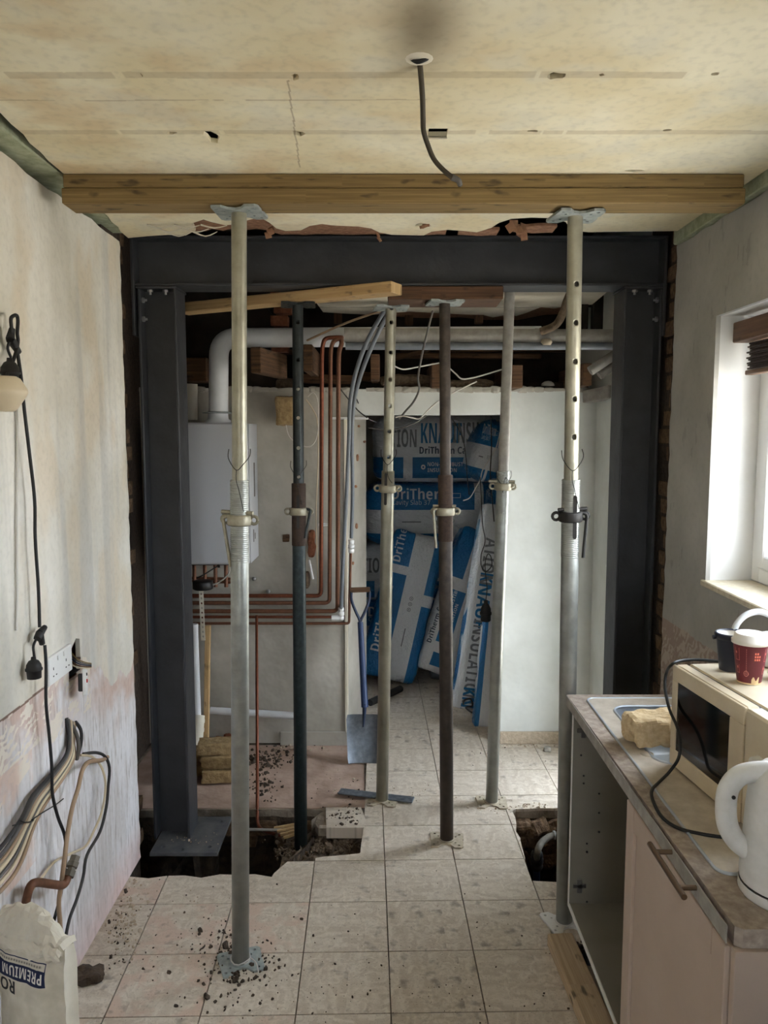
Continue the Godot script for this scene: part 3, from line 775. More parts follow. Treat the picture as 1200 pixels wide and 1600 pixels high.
	# folded rags of lining paper hanging at the broken edge
	var rag := func(px, py, w, len, sd):
		var r := RandomNumberGenerator.new(); r.seed = sd
		var c := F(px, py, CE); st = S()
		for k in 3:
			var a: Vector3 = c + Vector3(r.randf_range(-w, w) * 0.6, 0, r.randf_range(-0.01, 0.01))
			bx(st, at(a + Vector3(0, -len * (0.2 + 0.2 * k), 0), Basis.from_euler(Vector3(r.randf_range(-0.6, 0.6), r.randf_range(-0.5, 0.5), r.randf_range(-0.6, 0.6)))), Vector3(w, len * 0.55, 0.003), 0.0008)
		obj("hanging_rag", st, M.torn_paper, ce)
	rag.call(806, 345, 0.034, 0.06, 1); rag.call(815, 350, 0.026, 0.07, 2); rag.call(424, 356, 0.024, 0.045, 3); rag.call(660, 350, 0.028, 0.02, 4); rag.call(590, 364, 0.012, 0.04, 5)
	# skim flap that still hangs below the small square hole
	st = S(); bx(st, at(F(684, 213, CE) + Vector3(0, -0.004, 0), Basis(Vector3.RIGHT, 0.5)), Vector3(0.05, 0.004, 0.018), 0.001); obj("skim_flap", st, M.board, ce)
	st = S(); lathe(st, [Vector2(0.0, -0.006), Vector2(0.018, -0.004), Vector2(0.026, -0.002), Vector2(0.03, 0.0)], at(F(655, 92, CE)), 14); obj("rose_patch", st, M.board, ce)
	# roof lid above everything, joists of the void
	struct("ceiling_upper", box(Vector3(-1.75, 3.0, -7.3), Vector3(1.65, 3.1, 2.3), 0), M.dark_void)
	for k in 4:
		var x := -0.62 + k * 0.5
		one("ceiling_joist", "dark ceiling joist running above the broken plasterboard, %s" % ["nearest the left wall", "second from the left wall", "third from the left wall", "fourth from the left wall"][k], "joist", box(Vector3(x - 0.025, CE + 0.045, -3.36), Vector3(x + 0.025, CE + 0.165, 1.9), 0.002), M.joist_wood, "ceiling joists")
	# green painted wall plates, bared where the cornice came away
	for s in [[-1.112, -1.0, "trim_1", 2.644, 2.72], [WR - 0.02, WR + 0.016, "trim_2", 2.598, 2.66]]:
		st = S(); bx(st, at(Vector3((s[0] + s[1]) / 2, (s[3] + s[4]) / 2, -0.75)), Vector3(s[1] - s[0], s[4] - s[3], 5.0), 0.004); struct(s[2], st, M.green_timber)
	for k in 0:      # lumps of old plaster left clinging to the battens
		var z := -3.2 + k * 0.13; st = S(); lump(st, at(Vector3(WL + 0.008, CE - 0.004, z)), Vector3(0.03, 0.02, 0.08), 3, 0.008, 300 + k, 0.3, 14.0); obj("plaster_scrap", st, M.plaster_white, get_node("trim_1"))
	# --- shell of the space beyond the frame
	struct("wall_far_left", null, null)
	st = S(); plate(st, rect(Vector2(-7.2, -0.05), Vector2(-3.17, 3.0)), [rect(Vector2(-5.34, 0.8), Vector2(-5.12, 1.9))], 0, 0.22, at(Vector3(-1.4, 0, 0), SIDE)); obj("shaded_masonry", st, M.dark_brick, get_node("wall_far_left"))  # raw brick, coloured dark to carry the shade of the left column gap
	struct("wall_far_right", null, null)
	st = S(); plate(st, rect(Vector2(-7.2, -0.05), Vector2(-3.17, 3.0)), [rect(Vector2(-4.2, 0.02), Vector2(-3.68, 2.05))], 0, -0.25, at(Vector3(1.22, 0, 0), SIDE)); obj("plaster", st, M.plaster_pale, get_node("wall_far_right"))
	obj("shaded_masonry", box(Vector3(1.212, -0.05, -3.66), Vector3(1.24, 3.0, -3.17), 0.0), M.dark_brick, get_node("wall_far_right"))  # dark patch added so the gap by the right column looks shaded
	struct("wall_far_back", box(Vector3(-1.62, -0.05, -7.2), Vector3(1.5, 3.0, -7.02), 0), M.plaster_grey)
	side_door()
	# --- back wall: left length, lintel, right length
	var bw := struct("wall_back", null, null)
	var TP := 2.098
	st = S(); plate(st, PackedVector2Array([Vector2(-1.4, BK), Vector2(-0.21, BK), Vector2(-0.115, -5.05), Vector2(-1.4, -5.05)]), [], -TP, 0.0, at(Vector3.ZERO, FLAT)); obj("left_length", st, M.plaster_grey, bw)
	st = S(); plate(st, rect(Vector2(0.69, -4.72), Vector2(1.23, BK)), [], -TP, 0.0, at(Vector3.ZERO, FLAT)); obj("right_length", st, M.plaster_pale, bw)
	obj("lintel", box(Vector3(-0.21, 1.952, -4.75), Vector3(0.69, TP, BK - 0.002), 0.004), M.plaster_pale, bw)
	for q in [[Vector2(-0.1, -4.55), Vector2(1.22, -4.55), 51], [Vector2(-1.4, -4.55), Vector2(-0.2, -4.55), 52]]:       # broken plaster along the top
		st = S()
		var n: int = 26
		for k in n:
			var p: Vector2 = q[0].lerp(q[1], (k + 0.5) / n)
			lump(st, at(Vector3(p.x, TP - 0.004, p.y - 0.03)), Vector3(q[0].distance_to(q[1]) / n * 1.2, rng.randf_range(0.02, 0.045), 0.07 + rng.randf_range(0, 0.012)), 3, 0.008, 400 + k + q[2], 0.3, 15.0)
		obj("broken_top", st, M.plaster_grey, bw)
	obj("nib_facing", box(Vector3(-0.232, 0.0, BK - 0.02), Vector3(-0.212, 1.925, BK + 0.012), 0.003), M.board, bw)
	obj("nib_capping", box(Vector3(-0.30, 1.925, BK - 0.02), Vector3(-0.09, 1.938, BK + 0.02), 0.003), M.white_plastic, bw)
	for q in [[560, 715, 0.03], [559, 822, 0.024], [558, 760, 0.012], [553, 880, 0.014], [562, 666, 0.01], [571, 690, 0.01], [551, 665, 0.009]]:
		var c := Z(q[0], q[1], BK - 0.1); c.x -= 0.006; st = S()
		lump(st, at(c, Basis()), Vector3(0.016, q[2] * 1.4, q[2]), 3, 0.004, q[1], 0.5, 30.0); obj("chipped_patch", st, M.torn_paper, bw)
	# skirtings
	struct("baseboard_back", box(Vector3(0.69, 0.0, BK), Vector3(1.22, 0.075, BK + 0.016), 0.004), M.dust)
	struct("baseboard_left", box(Vector3(-0.62, -0.012, BK), Vector3(-0.215, 0.075, BK + 0.016), 0.004), M.plaster_grey)

func window():
	var w := struct("window_1", null, null)
	var x0 := 1.345
	var bars := func(called, z0, z1, y0, y1, wd, xa, xb, m):
		for q in [[z0, z0 + wd, y0, y1], [z1 - wd, z1, y0, y1], [z0 + wd, z1 - wd, y0, y0 + wd], [z0 + wd, z1 - wd, y1 - wd, y1]]:
			obj(called, box(Vector3(xa, q[2], q[0]), Vector3(xb, q[3], q[1]), 0.006), m, w)
	bars.call("frame", -2.85, -1.45, 1.312, 2.262, 0.055, x0, x0 + 0.07, M.upvc)
	bars.call("sash", -2.79, -1.51, 1.368, 2.206, 0.05, x0 - 0.012, x0 + 0.055, M.upvc)
	obj("mullion", box(Vector3(x0, 1.37, -2.17), Vector3(x0 + 0.06, 2.2, -2.12), 0.005), M.upvc, w)
	obj("pane", box(Vector3(x0 + 0.02, 1.40, -2.76), Vector3(x0 + 0.026, 2.18, -1.54), 0), M.pane, w)
	struct("trim_3", box(Vector3(WR - 0.012, 1.288, -2.87), Vector3(x0 + 0.01, 1.311, -1.43), 0.004), M.marble_sill)
	# bamboo roll-up blind inside the reveal
	var b := thing("roller_blind", "dark brown slatted wooden blind drawn up at the window head", "blind", Vector3(1.27, 2.1, -2.2))
	var X0 := Vector3(1.27, 2.1, -2.2)
	obj("headrail", box(Vector3(1.232, 2.165, -2.83) - X0, Vector3(1.29, 2.235, -1.47) - X0, 0.003), M.blind_head, b)
	for k in 15:
		var st := S(); var y := 2.158 - k * 0.0062
		bx(st, at(Vector3(1.276 + 0.006 * sin(k * 2.1), y, -2.15) - X0), Vector3(0.012, 0.0056, 1.27 + 0.012 * sin(k * 1.7)), 0.001)
		obj("slat", st, M.slat, b)
	obj("bottom_bar", box(Vector3(1.262, 2.05, -2.79) - X0, Vector3(1.29, 2.066, -1.51) - X0, 0.003), M.blind_head, b)
	for q in [[1171, 672, "upper wooden toggle on the white cord of the window blind"], [1169, 845, "lower wooden toggle on the white cord of the window blind"]]:
		var p := X(q[0], q[1], 1.335); var t := thing("blind_cord", q[2], "blind cord", p, "blind cords")
		var st := S(); tube(st, [Vector3(0, 0.01, 0), Vector3(0.0, 2.16 - p.y, 0.01)], 0.0012, 5); obj("cord", st, M.white_cable, t)
		st = S(); lathe(st, [Vector2(0, -0.018), Vector2(0.009, -0.018), Vector2(0.01, -0.012), Vector2(0.007, 0.014), Vector2(0.003, 0.018), Vector2(0, 0.018)], Transform3D(), 10); obj("toggle", st, M.bag_paper, t)

func side_door():
	var d := struct("door_1", null, null)
	var x := 1.24
	for q in [[-4.2, -4.12, 0.02, 2.05], [-3.74, -3.68, 0.02, 2.05], [-4.12, -3.74, 0.02, 0.1], [-4.12, -3.74, 1.98, 2.05]]:
		obj("rail", box(Vector3(x, q[2], q[0]), Vector3(x + 0.06, q[3], q[1]), 0.005), M.upvc, d)
	obj("pane", box(Vector3(x + 0.02, 0.09, -4.13), Vector3(x + 0.026, 1.99, -3.73), 0), M.pane, d)
	var hp := Vector3(x, 0, -4.15)
	var a := Z(946, 884, -4.15)
	var st := S(); tube(st, [Vector3(x, a.y, -4.15), Vector3(x - 0.05, a.y, -4.15), Vector3(x - 0.055, a.y - 0.004, -4.08)], 0.009, 8); obj("door_handle", st, M.white_plastic, d)
	var k := thing("key_bunch", "bunch of keys with a green tag hanging in the side door lock", "keys", Vector3(x - 0.02, a.y - 0.06, -4.15))
	st = S(); lathe(st, [Vector2(0.012, -0.001), Vector2(0.014, 0.0), Vector2(0.012, 0.001)], at(Vector3.ZERO, Basis(Vector3.RIGHT, PI / 2)), 12); obj("ring", st, M.bolt, k)
	for i in 3:
		st = S(); bx(st, at(Vector3(-0.008 + 0.006 * i, -0.035 - 0.012 * i, 0.006 * i), Basis(Vector3.BACK, 0.15 * (i - 1))), Vector3(0.012, 0.05, 0.003), 0.001); obj("key", st, M.mint if i == 1 else M.bolt, k)

# ---------------------------------------------------------------- steel frame and supporting timbers
func bolt(parent: Node, p: Vector3, dir: Vector3, mesh_mat: Material = M.bolt):
	var st := S()
	var up := Vector3.UP if absf(dir.y) < 0.9 else Vector3.RIGHT
	var x := up.cross(dir).normalized()
	var b := Basis(x, dir, x.cross(dir))
	lathe(st, [Vector2(0, 0), Vector2(0.0125, 0), Vector2(0.0125, 0.009), Vector2(0.0055, 0.009), Vector2(0.0055, 0.02), Vector2(0, 0.02)], at(p, b), 6, false)
	obj("bolt", st, mesh_mat, parent)

func column(label: String, x0: float, x1: float, plate_from: float, plate_to: float):
	var c := Vector3((x0 + x1) / 2, 0, -3.50)
	var t := thing("steel_column", label, "steel column", c, "steel columns of the frame")
	var top := 2.458
	var z0 := -3.575 - c.z; var z1 := -3.42 - c.z
	var tf := 0.011
	obj("flange", box(Vector3(x0 - c.x, 0.004, z0), Vector3(x0 - c.x + tf, top, z1), 0.002), M.steel_grey, t)
	obj("flange", box(Vector3(x1 - c.x - tf, 0.004, z0), Vector3(x1 - c.x, top, z1), 0.002), M.steel_grey, t)
	obj("web", box(Vector3(x0 - c.x + tf, 0.004, -3.502 - c.z), Vector3(x1 - c.x - tf, top, -3.494 - c.z), 0.001), M.steel_grey, t)
	var st := S()
	var a := Vector2(plate_from - c.x, -3.63 - c.z); var b := Vector2(plate_to - c.x, -3.30 - c.z)
	var holes := []
	for q in [Vector2(a.x + 0.04, a.y + 0.05), Vector2(b.x - 0.04, a.y + 0.05), Vector2(b.x - 0.045, b.y - 0.05), Vector2(a.x + 0.045, b.y - 0.05), Vector2(lerpf(a.x, b.x, 0.45), b.y - 0.028)]: holes.append(circ(q, 0.011, 10))
	plate(st, rect(a, b), holes, -0.008, 0.008, at(Vector3.ZERO, FLAT)); obj("base_plate", st, M.steel_plate, t)
	st = S(); bx(st, at(Vector3(0, top + 0.005, -3.497 - c.z)), Vector3(x1 - x0 + 0.01, 0.01, 0.17), 0.002); obj("cap_plate", st, M.steel_grey, t)

func frame_and_timbers():
	column("dark grey steel column on the left, on a base plate over the open pit", -1.048, -0.884, -1.032, -0.735)
	column("dark grey steel column on the right, beside the window wall above the sink", 1.022, 1.186, 0.93, 1.20)
	var cl := get_node("steel_column"); var cr := get_node("steel_column_001")
	for q in [[cl, -1.048, 1], [cr, 1.186, -1]]:
		var o: Node3D = q[0]; var p := o.position
		for dx in [0.05, 0.115]: bolt(o, Vector3(q[1] + q[2] * dx, 2.456, -3.44) - p, Vector3.DOWN)
		for y in [2.415, 2.335]: bolt(o, Vector3(q[1] + q[2] * 0.011, y, -3.45) - p, Vector3(q[2], 0, 0))
		obj("end_plate", box(Vector3(q[1] - 0.012 - q[2] * 0.008, 2.26, -3.56) - p, Vector3(q[1] + 0.0 - q[2] * 0.008, 2.67, -3.40) - p, 0.002), M.steel_grey, o)
	var c := Vector3(0.07, 2.47, -3.49)
	var t := thing("steel_beam", "long dark grey steel beam spanning between the two columns", "steel beam", c)
	var xa := -1.06 - c.x; var xb := 1.20 - c.x
	obj("flange", box(Vector3(xa, 0, 0.075), Vector3(xb, 0.011, -0.085), 0.002), M.steel_grey, t)
	obj("flange", box(Vector3(xa, 0.195, 0.075), Vector3(xb, 0.206, -0.085), 0.002), M.steel_grey, t)
	obj("web", box(Vector3(xa, 0.011, 0.012), Vector3(xb, 0.195, 0.004), 0.001), M.steel_grey, t)
	# two timbers laid flat across the room, carried by the front props
	var st := S(); bx(st, at(Vector3(0.06, 2.5735, -2.557)), Vector3(2.10, 0.047, 0.112), 0.003, Vector2(0.3, 0.1)); one("support_timber", "lower brown timber across the room, resting on the two front props", "timber", st, M.green_pine, "timbers under the ceiling")
	st = S(); bx(st, at(Vector3(0.06, 2.6185, -2.556)), Vector3(2.09, 0.041, 0.106), 0.003, Vector2(1.3, 0.6)); one("support_timber", "upper brown timber across the room, pressed against the ceiling", "timber", st, M.green_pine, "timbers under the ceiling")
	# pale timber lying on the dark green prop, and the old dark board on the brown one
	var a := Z(620, 447, -3.32); var b := Z(284, 484, -3.88); a.y = 2.442; b.y = 2.442
	st = S(); bx(st, at((a + b) / 2, along(a, b)), Vector3(a.distance_to(b), 0.045, 0.095), 0.003, Vector2(0.4, 0.2)); one("pale_timber", "fresh pale timber lying askew on the dark green prop under the steel beam", "timber", st, M.new_pine)
	st = S(); bx(st, at(Vector3(0.262, 2.44, -3.52), ry(-1.0)), Vector3(0.49, 0.055, 0.225), 0.004, Vector2(0.1, 0.3)); one("old_board", "short dark stained board wedged between the brown prop and the steel beam", "board", st, M.old_board)

# ---------------------------------------------------------------- adjustable props
func flange_plate(w: float, d: float) -> Mesh:
	# the waisted prop plate: two long lobes with a scoop front and back
	var o := PackedVector2Array()
	var pts := [[-0.5, -0.42], [-0.44, -0.5], [-0.24, -0.5], [-0.13, -0.33], [0.0, -0.27], [0.13, -0.33], [0.24, -0.5], [0.44, -0.5], [0.5, -0.42], [0.5, -0.1], [0.47, 0.0]]
	for q in pts: o.append(Vector2(q[0] * w, q[1] * d))
	for k in pts.size() - 1: o.append(Vector2(pts[pts.size() - 1 - k][0] * w, -pts[pts.size() - 1 - k][1] * d)) if k else o.append(Vector2(0.5 * w, 0.1 * d))
	var cl := PackedVector2Array()
	for p in o:
		if cl.is_empty() or cl[-1].distance_to(p) > 0.002: cl.append(p)
	var holes := []
	for sx in [-1, 1]:
		for sz in [-1, 1]:
			holes.append(circ(Vector2(sx * 0.37 * w, sz * 0.36 * d), 0.006, 8)); holes.append(circ(Vector2(sx * 0.26 * w, sz * 0.2 * d), 0.005, 8))
	var st := S(); plate(st, cl, holes, -0.004, 0.004, at(Vector3.ZERO, FLAT)); return done(st)

func holed_tube(r: float, y0: float, y1: float, hy: Array, face: float) -> Mesh:
	# a tube with round holes drilled right through it, front and back
	var st := S(); var N := 16; var hr := 0.0088; var hh := 0.0115
	st.set_smooth_group(0)
	var P := func(t: float, y: float) -> Vector3: return Vector3(cos(t) * r, y, sin(t) * r)
	var da := TAU / N
	var strip := func(k0: int, k1: int, ya: float, yb: float):
		for k in range(k0, k1):
			var t0 := face + (k - 1) * da; var t1 := t0 + da
			quad(st, P.call(t0, ya), P.call(t1, ya), P.call(t1, yb), P.call(t0, yb), Vector3(cos(t0 + da / 2), 0, sin(t0 + da / 2)))
	var ys := [y0]
	for h in hy: ys.append(h - hh); ys.append(h + hh)
	ys.append(y1)
	for i in ys.size() - 1:
		if i % 2 == 0: strip.call(0, N, ys[i], ys[i + 1]); continue
		strip.call(2, N / 2, ys[i], ys[i + 1]); strip.call(N / 2 + 2, N, ys[i], ys[i + 1])
		var yc: float = (ys[i] + ys[i + 1]) / 2
		for side in 2:
			var fc := face + side * PI
			for k in 16:
				var q := []
				for kk in [k, k + 1]:
					var a: float = TAU * kk / 16
					var c := Vector2(cos(a), sin(a))
					var sq: Vector2 = c / maxf(absf(c.x), absf(c.y))
					q.append([P.call(fc + c.x * hr / r, yc + c.y * hr), P.call(fc + sq.x * da, yc + sq.y * hh), Vector3(cos(fc), 0, sin(fc))])
				quad(st, q[0][0], q[1][0], q[1][1], q[0][1], q[0][2])
				var inn: Vector3 = -q[0][2] * 0.004
				quad(st, q[0][0], q[1][0], q[1][0] + inn, q[0][0] + inn, Vector3(cos(fc), 0, sin(fc)).cross(Vector3.UP) * -cos(TAU * k / 16) + Vector3.UP * -sin(TAU * k / 16))
	return done(st)

func prop_at(label: String, base: Vector3, top: Vector3, rows: Dictionary, mats: Array, handle: Dictionary, hole_rows := [], face_deg := 90.0, plate_yaw := 0.0):
	# rows: picture rows of the upper end of the outer tube, the collar and the thread's lower end
	var t := thing("steel_prop", label, "prop", base, "adjustable steel props")
	var ax := (top - base); var L := ax.length(); ax = ax / L
	var xx := ax.cross(Vector3.BACK).normalized() * -1.0
	xx = (Vector3.RIGHT - ax * ax.x).normalized()
	var B := Basis(xx, ax, xx.cross(ax))
	var s_of := func(row: float) -> float:
		var lo := 0.0; var hi := L
		for k in 40:
			var m := (lo + hi) / 2
			if row_of(base + ax * m) > row: lo = m
			else: hi = m
		return lo
	var so: float = s_of.call(rows.top); var sc: float = s_of.call(rows.collar); var sth: float = s_of.call(rows.thread)
	var ro := 0.0302; var ri := 0.0242
	var st := S()
	var prof := [Vector2(ro - 0.004, 0.004), Vector2(ro, 0.004), Vector2(ro, sth)]
	var n := int((so - sth) / 0.0065)
	if rows.get("threaded", true):
		for k in n:
			var y := sth + (so - sth) * (k + 0.2) / n; var dy := (so - sth) / n
			prof.append(Vector2(ro - 0.0002, y)); prof.append(Vector2(ro + 0.0016, y + dy * 0.3)); prof.append(Vector2(ro - 0.0002, y + dy * 0.6))
	prof.append(Vector2(ro, so)); prof.append(Vector2(ri + 0.001, so))
	lathe(st, prof, at(Vector3.ZERO, B), 20)
	var parts: Array = [obj("outer_tube", st, mats[0], t)]
	if mats[3] != mats[0]:
		st = S(); lathe(st, [Vector2(ro + 0.0004, sth - 0.03), Vector2(ro + 0.0022, sth - 0.028), Vector2(ro + 0.0022, so - 0.004), Vector2(ro + 0.0004, so)], at(Vector3.ZERO, B), 20); obj("threaded_sleeve", st, mats[3], t)
	var hy := []
	for r in hole_rows:
		var y: float = s_of.call(r)
		if y > so + 0.02: hy.append(y)
	hy.sort()
	var tube_mesh := holed_tube(ri, so - 0.25, L - 0.006, hy, deg_to_rad(face_deg))
	var inn := put("inner_tube", tube_mesh, mats[1], t); inn.transform = at(Vector3.ZERO, B)
	# collar nut with its two eyes
	st = S(); lathe(st, [Vector2(ro, sc - 0.018), Vector2(ro + 0.009, sc - 0.018), Vector2(ro + 0.011, sc - 0.014), Vector2(ro + 0.011, sc + 0.012), Vector2(ro + 0.008, sc + 0.017), Vector2(ro, sc + 0.017)], at(Vector3.ZERO, B), 20)
	obj("collar", st, mats[2], t)
	var hd := ry(handle.get("yaw", 0.0))
	for sx in [-1, 1]:
		st = S(); var ring := []
		for k in 13: ring.append(B * (Vector3(0, sc, 0) + hd * Vector3(sx * (ro + 0.019) + cos(TAU * k / 12) * 0.013, sin(TAU * k / 12) * 0.013, 0)))
		tube(st, ring, 0.0055, 6); obj("eye", st, mats[2], t)
	var s: float = handle.get("side", -1.0)
	var drop: float = handle.get("drop", 0.16)
	st = S()
	tube(st, bend([B * (Vector3(0, sc, 0) + hd * Vector3(s * (ro + 0.004), 0.012, 0.012)), B * (Vector3(0, sc, 0) + hd * Vector3(s * (ro + 0.024), 0.008, 0.012)), B * (Vector3(0, sc - drop, 0) + hd * Vector3(s * (ro + handle.get("swing", 0.02)), 0, 0.016))], 0.014), 0.0062, 8)
	obj("handle", st, handle.get("mat", mats[2]), t)
	# pin pushed through slot, resting on the collar
	var ps: float = handle.get("pin", 1.0)
	st = S(); tube(st, [B * (Vector3(0, sc + 0.024, 0) + hd * Vector3(-0.062 * ps if ps else 0.0, 0, 0.0)), B * (Vector3(0, sc + 0.024, 0) + hd * Vector3(0.05 * ps if ps else 0.0, 0, 0.012))], 0.0068, 8); obj("pin", st, mats[2], t)
	if handle.get("slot", true):
		st = S(); plate(st, rrect(Vector2(-0.0065, sc - 0.075), Vector2(0.0065, sc + 0.075), 0.006), [], 0.0, 0.004, at(B * hd * Vector3(handle.get("slotx", 0.0), 0, ro - 0.0016), B)); obj("slot", st, M.dark_metal, t)
	if handle.get("wire", true):
		st = S()
		var y: float = so + handle.get("wire_up", 0.10)
		var pts := cat([B * Vector3(-ro - 0.004, y, 0.004), B * Vector3(-ro - 0.002, y - 0.03, 0.02), B * Vector3(-0.004, y - 0.066, 0.034), B * Vector3(0.02, y - 0.045, 0.034), B * Vector3(ro + 0.006, y - 0.02, 0.018), B * Vector3(ro + 0.005, y + 0.002, 0.0)], 5)
		tube(st, pts, 0.0015, 5)
		tube(st, cat([B * Vector3(-0.004, y - 0.066, 0.034), B * Vector3(-0.004, y - 0.1, 0.036), B * Vector3(0.004, so - 0.03, 0.036), B * Vector3(0.02, sc + 0.03, 0.036)], 5), 0.0013, 5)
		obj("wire_keeper", st, M.wire, t)
	var bp := put("base_plate", flange_plate(0.152, 0.13), mats[4], t); bp.transform = at(Vector3(0, 0.004, 0), ry(plate_yaw))
	st = S(); lathe(st, [Vector2(ro, 0.006), Vector2(ro + 0.006, 0.006), Vector2(ro + 0.004, 0.012), Vector2(ro, 0.014)], at(Vector3.ZERO, B), 16); obj("weld_ring", st, mats[4], t)
	if handle.get("head", true):
		var hp := put("head_plate", flange_plate(0.155, 0.15), mats[5], t); hp.transform = at(B * Vector3(0, L - 0.004, 0), ry(handle.get("head_yaw", 4.0)))
	return t

func props():
	var ba := F(376, 1505); var ta := F(371, 326, 2.545); ta.z = -2.565
	prop_at("tall galvanised steel prop standing nearest, front left, on a rubble-strewn plate", ba, ta, {"top": 750.0, "collar": 812.0, "thread": 878.0}, [M.galv, M.galv_dusty, M.collar_cast, M.galv, M.galv_plate, M.galv_plate], {"side": -1.0, "swing": -0.005, "drop": 0.155, "pin": 1.0, "slot": false, "head_yaw": -6.0, "yaw": -10.0}, [], 75.0, 18.0)
	var br := Vector3(0.683, 0.0, -2.815); var tr := F(907, 326, 2.545); tr.z = -2.605
	prop_at("tall drilled steel prop at the front right, behind the corner of the worktop", br, tr, {"top": 749.0, "collar": 806.0, "thread": 870.0}, [M.galv, M.galv_dusty, M.dark_metal, M.galv, M.white_plastic, M.galv_plate], {"side": 1.0, "swing": 0.012, "drop": 0.145, "pin": -0.9, "mat": M.dark_metal, "head_yaw": 4.0, "slotx": 0.008}, [445.0, 505.0, 565.0, 623.0, 682.0, 740.0], 84.0, 12.0)
	var bb := F(470, 1331, -0.1); var tb := Z(465, 472, -3.56); tb.y = 2.417
	prop_at("dark green painted steel prop rising from the rubble left of the middle", bb, tb, {"top": 755.0, "collar": 799.0, "thread": 842.0, "threaded": false}, [M.prop_green, M.prop_black, M.collar_cast, M.rust, M.prop_green, M.prop_black], {"side": 1.0, "swing": -0.002, "drop": 0.12, "pin": 0.5, "mat": M.prop_black}, [505.0, 563.0, 608.0, 653.0, 700.0, 745.0], 84.0)
	var bc := F(597, 1252); var tc := Z(611, 478, -3.62); tc.y = 2.412
	prop_at("slim pale galvanised prop beside the shovel, left of the brown prop", bc, tc, {"top": 736.0, "collar": 763.0, "thread": 800.0, "threaded": false}, [M.galv_dusty, M.galv_dusty, M.collar_cast, M.galv_dusty, M.plate_dusty, M.galv_plate], {"side": 1.0, "swing": -0.02, "drop": 0.02, "pin": 0.3, "slotx": -0.01}, [482.0, 504.0, 551.0, 593.0, 634.0, 674.0, 714.0], 84.0, -8.0)
	var bd := F(698, 1314); var td := Vector3(0.262, 2.411, -3.47)
	prop_at("dark brown steel prop in the middle, under the short dark board", bd, td, {"top": 742.0, "collar": 799.0, "thread": 835.0}, [M.prop_brown, M.prop_brown, M.collar_cast, M.rust, M.plate_dusty, M.galv_plate], {"side": -1.0, "swing": 0.012, "drop": 0.16, "pin": 0.9, "slot": false, "wire": false}, [], 84.0, -6.0)
	var be := F(768, 1255); var te := Z(797, 440, -3.72)
	prop_at("bright galvanised prop right of the doorway, rising behind the steel beam", be, te, {"top": 736.0, "collar": 760.0, "thread": 820.0}, [M.galv, M.pipe_dusty, M.collar_cast, M.galv, M.plate_dusty, M.galv_plate], {"side": 1.0, "swing": -0.03, "drop": 0.02, "pin": 1.1, "slot": false, "wire_up": 0.0}, [], 84.0, -4.0)
	# tie wire knotted round the foot of the nearest prop
	var st := S(); var c := ba + Vector3(0, 0.02, 0); var ring := []
	for k in 15: ring.append(c + Vector3(cos(TAU * k / 12) * 0.034, 0.004 * sin(k * 1.3), sin(TAU * k / 12) * 0.034))
	tube(st, ring, 0.0025, 6); tube(st, cat([c + Vector3(0.034, 0, 0), c + Vector3(0.06, 0.002, 0.03), c + Vector3(0.075, -0.012, 0.07)], 4), 0.0022, 6)
	one("tie_wire", "pale wire loop knotted round the foot of the nearest prop", "wire", st, M.white_cable)

# ---------------------------------------------------------------- boiler wall
func line(called: String, label: String, category: String, pts: Array, r: float, m: Material, group := "", smooth := true, n := 8) -> MeshInstance3D:
	var st := S(); tube(st, cat(pts, 5) if smooth else pts, r, n); return one(called, label, category, st, m, group)
func zs(px: Array, z0: float, z1: float) -> Array:       # picture points at depths running from z0 to z1
	var o := []
	for i in px.size(): o.append(Z(px[i][0], px[i][1], lerpf(z0, z1, float(i) / maxi(1, px.size() - 1))))
	return o

